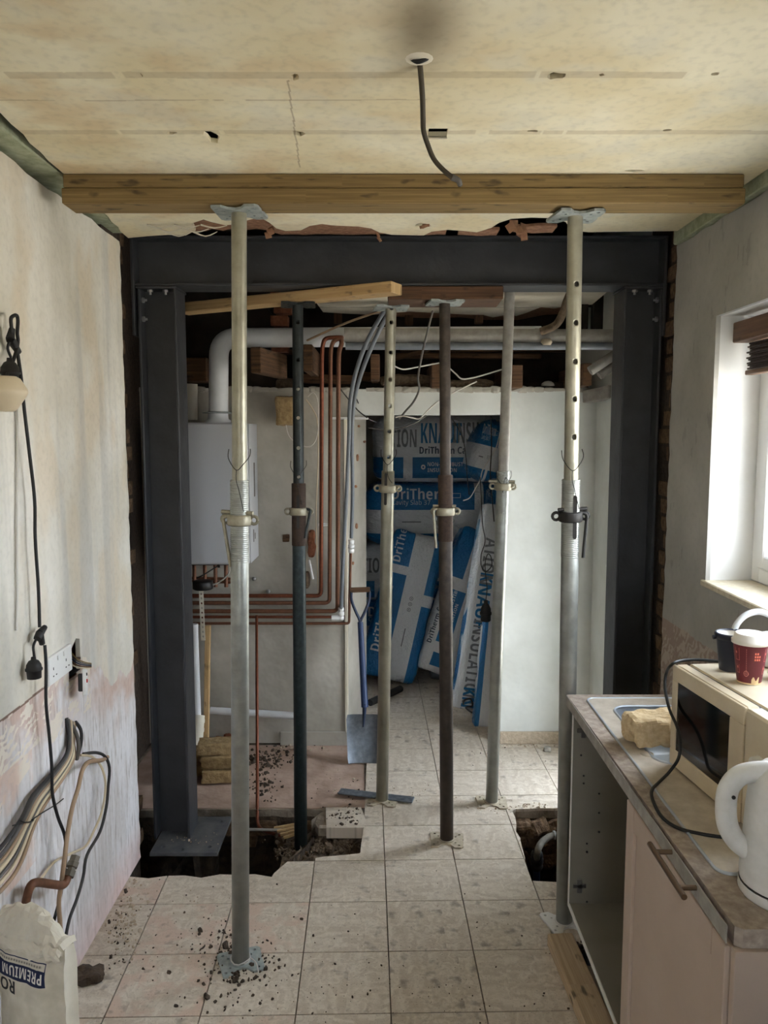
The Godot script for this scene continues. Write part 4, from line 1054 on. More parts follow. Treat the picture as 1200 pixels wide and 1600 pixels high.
func back_zone():
	# --- boiler
	var c := Vector3(-0.931, 1.133, BK)
	var b := thing("boiler", "white wall-hung boiler behind the front left prop, above the copper pipes", "boiler", c)
	obj("casing", box(Vector3(-0.198, 0.008, 0.005), Vector3(0.198, 0.766, 0.285), 0.012), M.boiler_white, b)
	obj("front_panel", box(Vector3(-0.199, 0.0, 0.288), Vector3(0.199, 0.77, 0.312), 0.01), M.boiler_white, b)
	obj("lower_flap", box(Vector3(0.199, 0.004, 0.02), Vector3(0.203, 0.2, 0.286), 0.001), M.boiler_white, b)
	obj("side_cover", box(Vector3(0.199, 0.204, 0.02), Vector3(0.203, 0.765, 0.286), 0.001), M.boiler_white, b)
	for q in [[0.36, 0.12, 0.19, 0.035], [0.11, 0.18, 0.07, 0.02], [0.12, 0.13, 0.035, 0.016]]: obj("label_plate", box(Vector3(0.203, q[0], q[1]), Vector3(0.2045, q[0] + q[2], q[1] + q[3]), 0.0004), M.grey_cable, b)
	obj("underside", box(Vector3(-0.17, -0.012, 0.03), Vector3(0.17, 0.008, 0.26), 0.004), M.rubber, b)
	var st := S()
	for k in 4: tube(st, [Vector3(-0.15 + k * 0.06, 0.0, 0.12), Vector3(-0.15 + k * 0.06, -0.16, 0.12)], 0.011, 8)
	obj("tail_pipe", st, M.copper_dull, b)
	st = S(); tube(st, bend([Vector3(0.02, -0.01, 0.28), Vector3(-0.06, -0.06, 0.29), Vector3(-0.1, -0.08, 0.27)], 0.02), 0.004, 6); tube(st, [Vector3(0.018, -0.012, 0.28), Vector3(0.03, -0.012, 0.28)], 0.009, 8); obj("filling_lever", st, M.dark_metal, b)
	# --- flue: collar, riser, elbow, run to the right
	var fz := -4.34
	var e0 := Z(341, 655, fz); var e1 := Z(342, 528, fz); var e2 := Z(845, 506, fz)
	e2.y = e1.y + 0.01
	var f := thing("flue_pipe", "fat white flue pipe rising from the boiler and turning right under the roof", "flue pipe", e0)
	st = S(); tube(st, bend([e0 - e0 + Vector3(0, -0.03, 0), e1 - e0, e2 - e0], 0.10, 8), 0.0525, 18); obj("pipe", st, M.flue_white, f)
	st = S(); lathe(st, [Vector2(0.05, 0.03), Vector2(0.084, 0.032), Vector2(0.086, 0.036), Vector2(0.05, 0.042)], Transform3D(), 24); obj("collar_ring", st, M.galv_plate, f)
	st = S(); lathe(st, [Vector2(0.07, -0.025), Vector2(0.068, -0.005), Vector2(0.056, 0.0), Vector2(0.053, 0.03)], Transform3D(), 24); obj("flue_turret", st, M.flue_white, f)
	line("flue_stub", "short white pipe stub on the wall left of the flue pipe", "pipe", [Z(299, 600, -4.46), Z(299, 656, -4.46)], 0.034, M.plaster_white, "", false, 14)
	# --- copper pipes
	var z := -4.495
	var cp := func(label, pts, r, m, rad := 0.035): return line("copper_pipe", label, "copper pipe", bend(pts, rad), r, m, "copper pipes on the boiler wall", false, 10)
	var LX := -1.28
	var rows := [[931.0, 500, 533, 0.0115], [942.0, 513.5, 536, 0.0115], [955.0, 526, 541, 0.0122]]
	var lab := ["copper pipe turning upward nearest the boiler, topmost of the horizontal run", "copper pipe turning upward in the middle of the three, second of the horizontal run", "copper pipe turning upward farthest right of the three, third of the horizontal run"]
	for k in 3:
		var q: Array = rows[k]; var x: float = Z(q[1], 740, z).x; var y: float = Z(q[1], q[0], z).y; var yt: float = Z(q[1], q[2], z).y
		cp.call(lab[k], [Vector3(LX, y, z), Vector3(x, y, z), Z(q[1] + 3, 565, -4.25), Z(q[1] + 4, q[2] + 6, -4.24), Z(q[1] + 8, q[2] - 5 + k, -4.24), Z(533, q[2] - 6 - 2 * k, -4.25), Z(538, q[2] - 4 - 2 * k, -4.42)], q[3], M.copper if k == 0 else M.copper_dull, 0.03)
	var y4 := Z(450, 964, z).y; var y5 := Z(450, 974, z).y
	cp.call("slim copper pipe ending at the white push-fit elbow, fourth of the horizontal run", [Vector3(LX, y4, z), Vector3(Z(524, 965, z).x, y4, z)], 0.0082, M.copper)
	var xr := Z(545, 900, z).x
	cp.call("slim lowest copper pipe of the run, rising to the white coupling at the doorway", [Vector3(LX, y5, z), Vector3(xr, y5, z), Vector3(xr + 0.012, Z(549, 862, z).y, z + 0.005)], 0.0082, M.copper_dull, 0.014)
	cp.call("slim copper pipe dropping from the horizontal run into the pit behind the nearest prop", [Z(401, 962, -4.47), Z(402, 1180, -3.98), Z(402, 1268, -3.74), Z(403, 1296, -3.69), Z(440, 1306, -3.62)], 0.0082, M.copper, 0.06)
	for q in [[873, 350, 480], [878, 352, 480]]: cp.call("short copper pipe under the boiler, %s of a pair above the long run" % ("upper" if q[0] == 873 else "lower"), [Z(300, q[0] + 30, z + 0.06), Z(q[2] - 110, q[0] + 32, z + 0.06)], 0.0085, M.copper_dull)
	st = S(); bx(st, at(Z(508, 820, z + 0.012)), Vector3(0.075, 0.018, 0.03), 0.004); bx(st, at(Z(502, 820, z + 0.028)), Vector3(0.008, 0.010, 0.006), 0.001); one("pipe_clip", "white double clip holding two upright copper pipes to the wall", "pipe clip", st, M.white_plastic)
	for q in [[487, 850, "upper"], [478, 905, "lower"]]:
		st = S(); lump(st, at(Z(q[0], q[1], BK + 0.03)), Vector3(0.045, 0.15 if q[1] < 880 else 0.10, 0.06), 5, 0.02, q[1], 0.4, 14.0); one("sleeve_rubble", "%s lump of rubble packed where pipes leave the wall behind the dark green prop" % q[2], "rubble", st, M.brick_red if q[1] < 880 else M.rubble)
	line("white_pipe", "thin white plastic pipe beside the rubble behind the dark green prop", "pipe", [Z(483, 875, -4.47), Z(489, 905, -4.46)], 0.007, M.white_plastic, "", false)
	# --- grey plastic pipes hanging from the roof
	line("plastic_pipe", "bent grey plastic pipe ending in the white elbow, left of the pair", "plastic pipe", zs([[603, 482], [577, 526], [557, 578], [547, 630], [545, 690], [541, 780], [536, 880], [533, 952]], -3.75, -4.47), 0.0105, M.grey_pipe, "grey plastic pipes", true, 10)
	line("plastic_pipe", "bent grey plastic pipe ending in the white coupling, right of the pair", "plastic pipe", zs([[610, 484], [587, 528], [565, 582], [553, 630], [550, 690], [551, 770], [549, 840]], -3.75, -4.46), 0.0105, M.grey_pipe, "grey plastic pipes", true, 10)
	var fit := func(label, a: Vector3, d: Vector3):
		var n := thing("push_fit_fitting", label, "pipe fitting", a, "white push-fit fittings")
		for k in 3:
			st = S(); var r: float = [0.017, 0.0195, 0.017][k]; var y: float = -0.036 + k * 0.026
			lathe(st, [Vector2(0, y - 0.012), Vector2(r - 0.004, y - 0.012), Vector2(r, y - 0.008), Vector2(r, y + 0.008), Vector2(r - 0.004, y + 0.012), Vector2(0, y + 0.012)], Transform3D(), 14); obj("fitting_ring", st, M.white_plastic, n)
		if d != Vector3.ZERO:
			st = S(); tube(st, [Vector3(0, -0.034, 0), Vector3(0, -0.034, 0) + d], 0.016, 12); obj("side_branch", st, M.white_plastic, n)
	fit.call("white push-fit coupling where grey pipe meets copper beside the doorway", Z(549, 851, -4.465), Vector3.ZERO)
	fit.call("white push-fit elbow at the foot of the left grey pipe", Z(533, 956, -4.475), Vector3(-0.055, -0.002, 0))
	# --- clutter under the boiler
	st = S(); lathe(st, [Vector2(0, -0.024), Vector2(0.05, -0.024), Vector2(0.056, -0.018), Vector2(0.056, 0.018), Vector2(0.05, 0.024), Vector2(0.02, 0.026), Vector2(0, 0.026)], at(Z(317, 914, -4.3)), 18); one("pump_head", "black round pump head under the boiler, above the copper run", "pump", st, M.black)
	line("boiler_cable", "white curved cable from the black pump head up behind the nearest prop", "cable", zs([[333, 914], [345, 908], [356, 898], [361, 884]], -4.28, -4.24), 0.004, M.white_cable)
	var sp := Z(316, 962, -4.3)
	st = S(); var hs := []
	for k in 10: hs.append(rrect(Vector2(-0.005, -0.125 + k * 0.027), Vector2(0.005, -0.112 + k * 0.027), 0.004, 2))
	plate(st, rect(Vector2(-0.012, -0.14), Vector2(0.012, 0.155)), hs, 0.0, 0.003, at(sp, Basis(Vector3.BACK, 0.02))); one("perforated_strap", "pale perforated strap hanging over the copper pipes below the boiler", "strap", st, M.board)
	line("waste_pipe", "upright white waste pipe in the corner behind the left steel column", "pipe", [Z(303, 975, -4.36), Z(309, 1150, -4.36)], 0.023, M.flue_white, "", false, 14)
	st = S(); tube(st, [Z(310, 1118, -4.28), Z(306, 1172, -4.2)], 0.036, 12); tube(st, [Z(309, 1124, -4.28), Z(308.6, 1128, -4.28)], 0.041, 12); tube(st, [Z(308, 1138, -4.26), Z(307.6, 1142, -4.26)], 0.041, 12); one("lagged_pipe", "fat pipe wrapped in cream lagging at the foot of the waste pipe", "pipe", st, M.bag_paper)
	st = S(); var b0 := Z(325, 977, -4.5); var b1 := Z(322, 1175, -4.4); bx(st, at((b0 + b1) / 2, along(b1, b0, Vector3.BACK)), Vector3(b0.distance_to(b1), 0.035, 0.028), 0.002); one("batten", "upright pale wooden batten beside the waste pipe, below the copper run", "batten", st, M.new_pine)
	line("floor_waste_pipe", "white waste pipe lying level along the foot of the boiler wall", "pipe", [Z(329, 1110, -4.49), Z(470, 1119, -4.49)], 0.0215, M.flue_white, "", false, 14)
	st = S(); lump(st, at(Z(447, 642, BK + 0.05)), Vector3(0.105, 0.155, 0.13), 7, 0.014, 77, 0.12, 10.0); one("brick_stub", "broken orange brick stub sticking out of the wall beside the dark green prop", "brick", st, M.brick_yellow)
	for q in [[398, 903, "right of the nearest prop"], [420, 923, "above the top copper pipe"]]:
		st = S(); lathe(st, [Vector2(0, 0), Vector2(0.008, 0), Vector2(0.008, 0.02), Vector2(0.012, 0.02), Vector2(0.012, 0.03), Vector2(0, 0.03)], at(Z(q[0], q[1], BK), Basis(Vector3.RIGHT, PI / 2)), 10); one("wall_stud", "small metal pipe bracket on the boiler wall, %s" % q[2], "bracket", st, M.bolt)
	st = S(); lump(st, at(Z(447, 841, BK + 0.004)), Vector3(0.04, 0.045, 0.014), 3, 0.004, 5, 0.2, 20.0); one("wall_plug", "small brown wooden plug set in the boiler wall left of the green prop", "plug", st, M.joist_wood)
	# --- loose wiring
	var cb := func(label, px, z0, z1, r, m): return line("loose_cable", label, "cable", zs(px, z0, z1), r, m, "loose cables")
	cb.call("white cable looping from the slim prop to behind the brown prop", [[616, 572], [630, 577], [650, 574], [686, 567]], -4.3, -4.4, 0.004, M.white_cable)
	cb.call("white cable kinked between the brown prop and the right doorway prop", [[700, 573], [712, 584], [722, 592], [740, 590], [762, 584], [784, 577]], -4.4, -4.4, 0.004, M.white_cable)
	cb.call("grey cable hanging from the dark board, curling down to the lintel", [[676, 486], [668, 518], [659, 556], [653, 590], [655, 608], [646, 628], [634, 642], [624, 654]], -3.85, -4.5, 0.0055, M.grey_cable)
	cb.call("pale cable draped across the lintel from the slim prop past the brown prop", [[618, 652], [630, 650], [645, 653], [656, 654], [666, 644], [682, 629], [700, 618], [724, 606], [745, 596]], -4.46, -4.44, 0.0038, M.white_cable)
	cb.call("grey cable sagging just under the lintel behind the slim prop", [[576, 668], [600, 672], [622, 670], [650, 660], [672, 645]], -4.78, -4.76, 0.004, M.grey_cable)
	cb.call("dark cable slanting to the top left corner of the doorway, upper of two", [[532, 608], [548, 628], [560, 642], [574, 653]], -4.5, -4.53, 0.0035, M.dark_cable)
	cb.call("dark cable slanting to the top left corner of the doorway, lower of two", [[552, 612], [562, 634], [572, 652], [588, 660]], -4.5, -4.7, 0.0035, M.dark_cable)
	cb.call("thin cream cable running straight down beside the first copper upright", [[478, 624], [489, 640], [496, 660], [497, 720], [494, 800], [495, 850], [497, 930]], -4.46, -4.5, 0.003, M.cream_cable)
	cb.call("thin white cable looping below the brick stub", [[447, 664], [452, 682], [466, 694], [482, 698], [492, 690], [497, 670], [497, 630], [490, 614], [481, 620]], -4.44, -4.46, 0.0028, M.white_cable)
	cb.call("slack tan cable slanting across the flue pipe to the grey plastic pipes", [[480, 532], [510, 518], [545, 503], [590, 487], [603, 482]], -4.2, -3.76, 0.006, M.tan_cable)
	cb.call("dark thin cable hanging in the doorway just left of the round pack end", [[705, 652], [722, 682], [728, 715], [730, 745], [733, 773]], -5.1, -5.2, 0.003, M.dark_cable)
	cb.call("white cable with a bare bright end in the doorway", [[782, 672], [775, 700], [762, 722], [754, 735], [750, 750], [742, 765], [734, 778], [724, 782]], -4.9, -5.15, 0.0036, M.white_cable)
	cb.call("dark cable hanging straight down beside the right doorway prop", [[767, 650], [768, 700], [766, 740], [769, 780], [772, 815]], -4.85, -4.85, 0.0036, M.dark_cable)
	var lh := lamp_holder("black rubber lamp holder hanging in the doorway by the right prop", Z(759, 955, -4.88), 0.035, 1.35)
	st = S(); var p0 := lh.position
	var path := []
	for q in zs([[750, 745], [752, 780], [754, 820], [758, 845], [752, 866], [752, 884], [759, 893], [768, 884], [767, 870], [762, 866], [758, 880], [759, 900], [761, 920], [759, 938]], -4.86, -4.88): path.append(q - p0)
	tube(st, cat(path, 5), 0.0032, 6); obj("cord", st, M.dark_cable, lh)
	shovel()

func lamp_holder(label: String, p: Vector3, r: float, tall := 1.0) -> Node3D:
	var t := thing("lamp_holder", label, "lamp holder", p, "rubber lamp holders")
	var st := S(); lathe(st, [Vector2(0, -r * 1.35), Vector2(r * 0.8, -r * 1.35), Vector2(r * 0.92, -r * 1.2), Vector2(r * 0.92, -r * 0.5), Vector2(r * 1.06, -r * 0.45), Vector2(r * 1.06, -r * 0.15), Vector2(r * 0.95, -r * 0.1), Vector2(r * 0.9, r * 0.35), Vector2(r * 0.62, r * 0.85), Vector2(r * 0.34, r * 1.05), Vector2(r * 0.34, r * 1.45), Vector2(r * 0.2, r * 1.5), Vector2(0, r * 1.5)], Transform3D(Basis.from_scale(Vector3(1, tall, 1))), 20)
	obj("socket_body", st, M.rubber, t); return t

func shovel():
	var top := Z(563, 925, -4.47); var neck := Z(563, 972, -4.45); var toe := F(567, 1192, 0.0); var sock := Z(570, 1105, -4.33)
	var t := thing("shovel", "square-mouthed shovel with a blue shaft leaning against the doorway nib", "shovel", toe)
	var st := S(); tube(st, [Z(548, 922, -4.47) - toe, Z(578, 921, -4.47) - toe], 0.0155, 12); obj("grip", st, M.joist_wood, t)
	st = S()
	for x in [549.0, 577.0]: tube(st, cat([Z(x, 924, -4.47) - toe, Z(lerpf(x, 563, 0.02), 938, -4.465) - toe, Z(lerpf(x, 563, 0.5), 956, -4.46) - toe, Z(lerpf(x, 563, 0.9), 968, -4.455) - toe, neck + Vector3(0, -0.02, 0) - toe], 4), 0.0085, 8)
	obj("handle_fork", st, M.dark_blue, t)
	st = S(); tube(st, [neck - toe, sock - toe], 0.0165, 12, 0.02); obj("shaft", st, M.shaft_blue, t)
	# dished blade with turned-up side edges
	st = S()
	var b0 := Z(568, 1116, -4.33); var ax := (b0 - toe).normalized(); var X0 := Vector3(1, 0, 0.0); var nrm := X0.cross(ax).normalized()
	var L := toe.distance_to(b0)
	for side in [0.0, -0.0035]:
		grid(st, 10, 10, func(u, v):
			var w: float = lerpf(0.084, 0.098, v) * (0.92 if v > 0.97 else 1.0) * (0.95 if v < 0.03 else 1.0)
			var s: float = u * 2.0 - 1.0
			var lift: float = 0.022 * pow(absf(s), 3.0) + 0.016 * (1.0 - v) * 0.2 - 0.02 * sin(v * PI)
			return X0 * (s * w) + ax * (v * L) + nrm * (lift + side), func(_m): return nrm if side == 0.0 else -nrm)
	obj("blade", st, M.blade_steel, t)
	st = S(); tube(st, [sock - toe + ax * 0.02, b0 - toe - ax * 0.07 + nrm * 0.004], 0.021, 10, 0.007, 0.7); obj("blade_socket", st, M.dark_blue, t)

# ---------------------------------------------------------------- the open roof space over the back wall
func void_above():
	var z := -4.1
	var hp := func(label, px0, py0, px1, py1, zz, r, m):
		var a := Z(px0, py0, zz); var b := Z(px1, py1, zz); var t := thing("overhead_pipe", label, "pipe", a, "pipes under the roof")
		var st := S(); tube(st, [Vector3.ZERO, b - a], r, 14); obj("pipe", st, m, t)
		return t
	var p1: Node3D = hp.call("thick dusty grey pipe running level across the roof space, above its slimmer twin", 538, 524, 985, 526, z, 0.037, M.pipe_dusty)
	var st := S()
	for px in [795.0, 836.0]: tube(st, [Z(px, 525, z) - p1.position, Z(px + 5, 525, z) - p1.position], 0.0385, 14)
	obj("coupling", st, M.pipe_dusty, p1)
	hp.call("slimmer grey pipe running level just below the thick dusty pipe", 540, 541, 985, 541, z + 0.02, 0.0185, M.grey_pipe)
	hp.call("grey pipe slanting up to the right column, upper of two", 922, 580, 985, 538, -4.2, 0.026, M.pipe_dusty)
	hp.call("grey pipe slanting up to the right column, lower of two", 936, 587, 985, 552, -4.25, 0.024, M.pipe_dusty)
	st = S(); lathe(st, [Vector2(0, -0.03), Vector2(0.022, -0.03), Vector2(0.03, -0.014), Vector2(0.024, 0.0), Vector2(0, 0.0)], at(Z(854, 530, z + 0.03)), 10); one("pipe_boss", "short dirty outlet stub under the thick dusty pipe near the front right prop", "pipe fitting", st, M.plate_dusty)
	line("overflow_hose", "muddy pipe curving up from the thick dusty pipe behind the front right prop", "pipe", zs([[845, 518], [868, 508], [880, 488], [886, 470], [896, 448]], -4.04, -3.9), 0.02, M.rubble, "", true, 12)
	# ceiling board left behind the beam, with its torn far edge
	st = S()
	var edge := []
	for q in [[505, 488], [540, 490], [580, 492], [640, 487], [680, 489], [715, 491], [755, 492], [770, 496], [792, 492], [796, 489], [806, 494], [822, 489], [845, 480], [866, 482], [890, 478], [925, 476]]: edge.append(v2(F(q[0], q[1], 2.56)))
	plate(st, PackedVector2Array([Vector2(1.1, -3.6), Vector2(-0.40, -3.6)] + edge), [], 0.0, -0.0125, at(Vector3(0, 2.56, 0), FLAT)); var bc := struct("ceiling_back", null, null); obj("plasterboard", st, M.board, bc)
	st = S(); var e2 := []
	for q in [[600, 494], [660, 497], [720, 496], [760, 500], [810, 500], [850, 492], [892, 490]]: e2.append(v2(F(q[0], q[1], 2.575)))
	plate(st, PackedVector2Array([Vector2(1.0, -3.7), Vector2(-0.1, -3.7)] + e2), [], 0.0, -0.01, at(Vector3(0, 2.575, 0), FLAT)); obj("torn_board", st, M.torn_paper, bc)
	# sloping sarking board and dark gable brickwork on the left
	st = S(); plate(st, PackedVector2Array([Vector2(-1.4, 2.1), Vector2(-0.62, 2.1), Vector2(-0.60, 2.26), Vector2(-0.66, 2.30), Vector2(-0.63, 2.5), Vector2(-0.67, 2.56), Vector2(-0.62, 2.9), Vector2(-1.4, 2.9)]), [], 0.0, -0.1, at(Vector3(0, 0, -4.62))); obj("gable_plaster", st, M.dark_void, bc)
	for k in 7:
		st = S(); lump(st, at(Vector3(-0.60 + 0.02 * (k % 2), 2.34 + k * 0.073, -4.63)), Vector3(0.10, 0.062, 0.1), 3, 0.006, 500 + k, 0.12, 10.0); obj("brick", st, M.brick_red, bc)
	# joist stubs and noggins: x, y low, section, z front, z back
	var js := [
		["brown joist stub at the far left, beside the flue pipe", 303, 577, 0.14, 0.13, -4.42, -4.9, 0.0],
		["orange-brown joist coming forward over the wall behind the nearest prop", 396, 556, 0.055, 0.13, -4.05, -4.5, 0.05],
		["reddish joist stub just right of the dark green prop", 481, 559, 0.05, 0.14, -4.25, -4.8, 0.0],
		["joist stub just left of the slim pale prop", 586, 573, 0.05, 0.14, -4.4, -4.95, 0.0],
		["joist stub half hidden behind the brown prop", 682, 586, 0.055, 0.14, -4.45, -4.95, 0.0],
		["pinkish joist stub just right of the doorway prop", 808, 588, 0.06, 0.12, -4.25, -4.9, 0.0],
		["joist stub just right of the front right prop", 918, 585, 0.05, 0.12, -4.3, -4.9, 0.0]]
	for q in js:
		var c := Z(q[1], q[2], q[5]); var d: float = q[5] - q[6]
		st = S(); bx(st, at(Vector3(c.x + q[7], c.y - (0.02 if q[7] else 0.0), (q[5] + q[6]) / 2), Basis(Vector3.UP, -0.18 if q[7] else 0.0)), Vector3(q[3], q[4], d), 0.004, Vector2(rng.randf(), rng.randf())); one("joist_stub", q[0], "joist", st, M.joist_wood, "sawn joist stubs above the back wall")
	# battens and boards lying across the roof space
	for q in [["pale roofing batten lying level under the two grey pipes, upper of two", 625, 547, 895, 547, -4.95, 0.028, 0.04], ["pale roofing batten lying level under the two grey pipes, lower of two", 618, 556, 845, 557, -4.9, 0.03, 0.05], ["old batten slanting left behind the slim prop", 610, 562, 668, 548, -4.85, 0.025, 0.04], ["dark board slanting behind the flue pipe above the orange-brown joist", 425, 552, 480, 548, -4.85, 0.03, 0.05], ["rough plank lying on the wall top right of the dark green prop", 474, 592, 560, 594, -4.72, 0.05, 0.1], ["rough plank lying on the wall top left of the slim prop", 558, 588, 590, 590, -4.70, 0.05, 0.1]]:
		var a := Z(q[1], q[2], q[5]); var b := Z(q[3], q[4], q[5])
		st = S(); bx(st, at((a + b) / 2, along(a, b)), Vector3(a.distance_to(b), q[6], q[7]), 0.003, Vector2(rng.randf(), rng.randf())); one("roof_batten", q[0], "batten", st, M.joist_wood, "loose battens in the roof space")
	for q in [["stud hanging behind the pale timber, right of the dark green prop", 528, 462, 506], ["short orange stud hanging below the torn board, left of the brown prop", 639, 486, 508], ["short stud hanging below the torn board, right of the brown prop", 748, 488, 506], ["thin pale stud hanging beside the slim prop", 613, 478, 512]]:
		var a := Z(q[1], q[2], -5.0); var b := Z(q[1], q[3], -5.0)
		if q[1] == 613: a = Z(617, 478, -3.9); b = Z(617, 513, -3.9)
		st = S(); bx(st, at((a + b) / 2), Vector3(0.05 if q[1] != 613 else 0.013, a.y - b.y, 0.05), 0.003); one("hanging_stud", q[0], "stud", st, M.joist_wood, "studs hanging in the roof space")
	var a := Z(917, 620, -4.5); var b := Z(958, 612, -4.28)
	st = S(); bx(st, at((a + b) / 2, along(a, b)), Vector3(a.distance_to(b), 0.07, 0.06), 0.004); one("door_head", "sawn timber head over the side door, left of the right column", "timber", st, M.pipe_dusty)
	for q in [[905, 480, 0.09], [935, 478, 0.07]]:
		st = S(); bx(st, at(Z(q[0], q[1], -4.5)), Vector3(q[2], 0.36, 0.06), 0.004); one("roof_board", "dark upright board in the roof space %s" % ("behind the front right prop" if q[0] == 905 else "beside the right column"), "board", st, M.dark_void, "dark boards in the roof space")
	# rafters and dark felt close the space at the back
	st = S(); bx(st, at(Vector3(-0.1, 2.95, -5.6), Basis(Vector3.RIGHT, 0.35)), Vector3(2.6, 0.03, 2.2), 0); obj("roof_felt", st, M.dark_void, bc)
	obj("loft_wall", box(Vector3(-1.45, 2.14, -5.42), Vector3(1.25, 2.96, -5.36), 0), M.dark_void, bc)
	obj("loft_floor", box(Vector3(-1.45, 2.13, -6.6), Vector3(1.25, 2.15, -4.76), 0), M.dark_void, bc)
	for k in 3:      # soft grey heaps of old insulation and rubble on the wall top
		var c := Z([450, 640, 730][k], [603, 596, 603][k], -4.66); st = S(); lump(st, at(c), Vector3([0.16, 0.34, 0.3][k], 0.07, 0.14), 6, 0.03, 610 + k, 0.5, 9.0); var o := one("rubble_heap", ["crumpled grey-green scrap on the wall top beside the orange-brown joist", "low heap of dusty rubble on the lintel left of the brown prop", "low heap of dusty rubble on the lintel right of the brown prop"][k], "rubble", st, M.rubble, "rubble on the wall top"); o.set_meta("kind", "stuff")
	st = S(); lathe(st, [Vector2(0, 0), Vector2(0.04, 0.0), Vector2(0.036, 0.014), Vector2(0.02, 0.026), Vector2(0, 0.03)], at(Z(856, 603, -4.66)), 12); one("plastic_dome", "small pale dome lying on the wall top left of the front right prop", "plastic dome", st, M.white_cable)

# ---------------------------------------------------------------- far room with the insulation packs
func pack(label: String, c: Vector3, s: Vector3, b: Basis, m: Material, sd: int):
	var st := S(); lump(st, Transform3D(), s, 12, 0.018, sd, 0.24, 5.0, true, 0.0, 1)
	var o := one("insulation_pack", label, "insulation pack", st, m, "film-wrapped insulation packs"); o.transform = at(c, b); return o

func far_room():
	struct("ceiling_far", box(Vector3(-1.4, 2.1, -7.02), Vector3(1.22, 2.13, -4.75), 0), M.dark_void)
	# level packs stacked at the back
	var zb := -6.30
	var a := Z(576, 648, -6.07); var b := Z(800, 755, -6.07)
	pack("top insulation pack of the level stack, large blue and grey lettering along its face", Vector3((a.x + b.x) / 2 + 0.09, (a.y + b.y) / 2, zb), Vector3(1.22, a.y - b.y - 0.005, 0.46), Basis(), M.packA, 1)
	var d := Z(800, 853, -6.07)
	pack("second insulation pack of the level stack, under the large lettered one", Vector3((a.x + b.x) / 2 + 0.02, (b.y + d.y) / 2, zb + 0.01), Vector3(1.2, b.y - d.y - 0.005, 0.46), ry(1.0), M.packB, 2)
	pack("third insulation pack of the level stack, mostly hidden by the leaning ones", Vector3(0.3, d.y - 0.225, zb), Vector3(1.2, 0.44, 0.46), ry(-1.0), M.packA, 3)
	pack("lowest insulation pack of the level stack, behind the leaning ones", Vector3(0.28, d.y - 0.67, zb), Vector3(1.2, 0.44, 0.46), ry(-1.0), M.packB, 4)
	# packs end-on at the left of the doorway, catching the light
	for k in 3:
		pack(["brightly lit end of the upper pack at the left edge of the doorway", "brightly lit end of the middle pack at the left edge of the doorway", "brightly lit end of the lower pack at the left edge of the doorway"][k], Vector3(-0.70 - 0.02 * k, 1.80 - k * 0.47, -5.52), Vector3(1.12, 0.45, 0.40), ry(2.0 * k), M.packB if k != 1 else M.packA, 10 + k)
	# leaning packs
	var lean := func(label, p0, p1, zf, wd, th, m, sd, yaw):
		var lo := Z(p0[0], p0[1], zf); var hi := Z(p1[0], p1[1], zf - 0.25)
		var ax: Vector3 = (hi - lo).normalized() * (-1.0 if sd >= 22 else 1.0)
		var zz := Vector3(sin(deg_to_rad(yaw)), 0, cos(deg_to_rad(yaw))); var yy := zz.cross(ax).normalized(); zz = ax.cross(yy).normalized()
		pack(label, (lo + hi) / 2, Vector3(lo.distance_to(hi), wd, th), Basis(ax, yy, zz), m, sd)
	lean.call("large insulation pack leaning to the right, just right of the shovel", [603, 1060], [655, 836], -5.68, 0.41, 0.24, M.packB, 20, 0.0)
	lean.call("insulation pack leaning to the right behind the brown prop", [678, 1050], [748, 830], -5.66, 0.30, 0.22, M.packF, 21, 4.0)
	lean.call("tall narrow insulation pack with lettering reading down its side, beside the right doorway prop", [727, 1106], [774, 790], -5.20, 0.2, 0.15, M.packC, 22, 6.0)
	lean.call("low insulation pack under the hanging lamp holder, white with a blue edge", [752, 1136], [768, 968], -4.86, 0.12, 0.12, M.packD, 23, 0.0)
	# loose end of a pack bulging at the upper right
	var st := S(); lump(st, Transform3D(), Vector3(0.24, 0.44, 0.5), 10, 0.03, 31, 0.5, 5.0, true, 0.0, 1)
	var o := one("insulation_pack", "rounded blue-ended insulation pack bulging at the top right of the doorway", "insulation pack", st, M.packB, "film-wrapped insulation packs"); o.transform = at(Z(758, 704, -5.8), Basis(Vector3.BACK, -0.25))
	st = S(); lump(st, Transform3D(), Vector3(0.2, 0.42, 0.5), 10, 0.03, 33, 0.45, 5.0, true, 0.0, 1)
	o = one("insulation_pack", "short insulation pack end under the rounded one, beside the right doorway prop", "insulation pack", st, M.packB, "film-wrapped insulation packs"); o.transform = at(Z(783, 800, -5.78), Basis(Vector3.BACK, -0.1))
	st = S(); lump(st, at(F(700, 1060) + Vector3(0.02, 0.05, 0)), Vector3(0.3, 0.1, 0.14), 7, 0.04, 40, 0.5, 8.0, true); one("film_scrap", "crumpled grey scrap of packing film at the foot of the leaning packs", "film", st, M.grey_pipe)
	st = S(); tube(st, cat([F(724, 1100, 0.04), F(726, 1094, 0.09), F(735, 1092, 0.09), F(738, 1103, 0.04), F(728, 1106, 0.02), F(750, 1122, 0.02)], 5), 0.006, 6); one("floor_cable", "dark cable coiled on the floor at the foot of the lettered pack", "cable", st, M.dark_cable)

# ---------------------------------------------------------------- things on the left wall
func wl_pts(px: Array, off) -> Array:
	var o := []
	for i in px.size(): o.append(W(px[i][0], px[i][1], (off[i] if off is Array else off)))
	return o

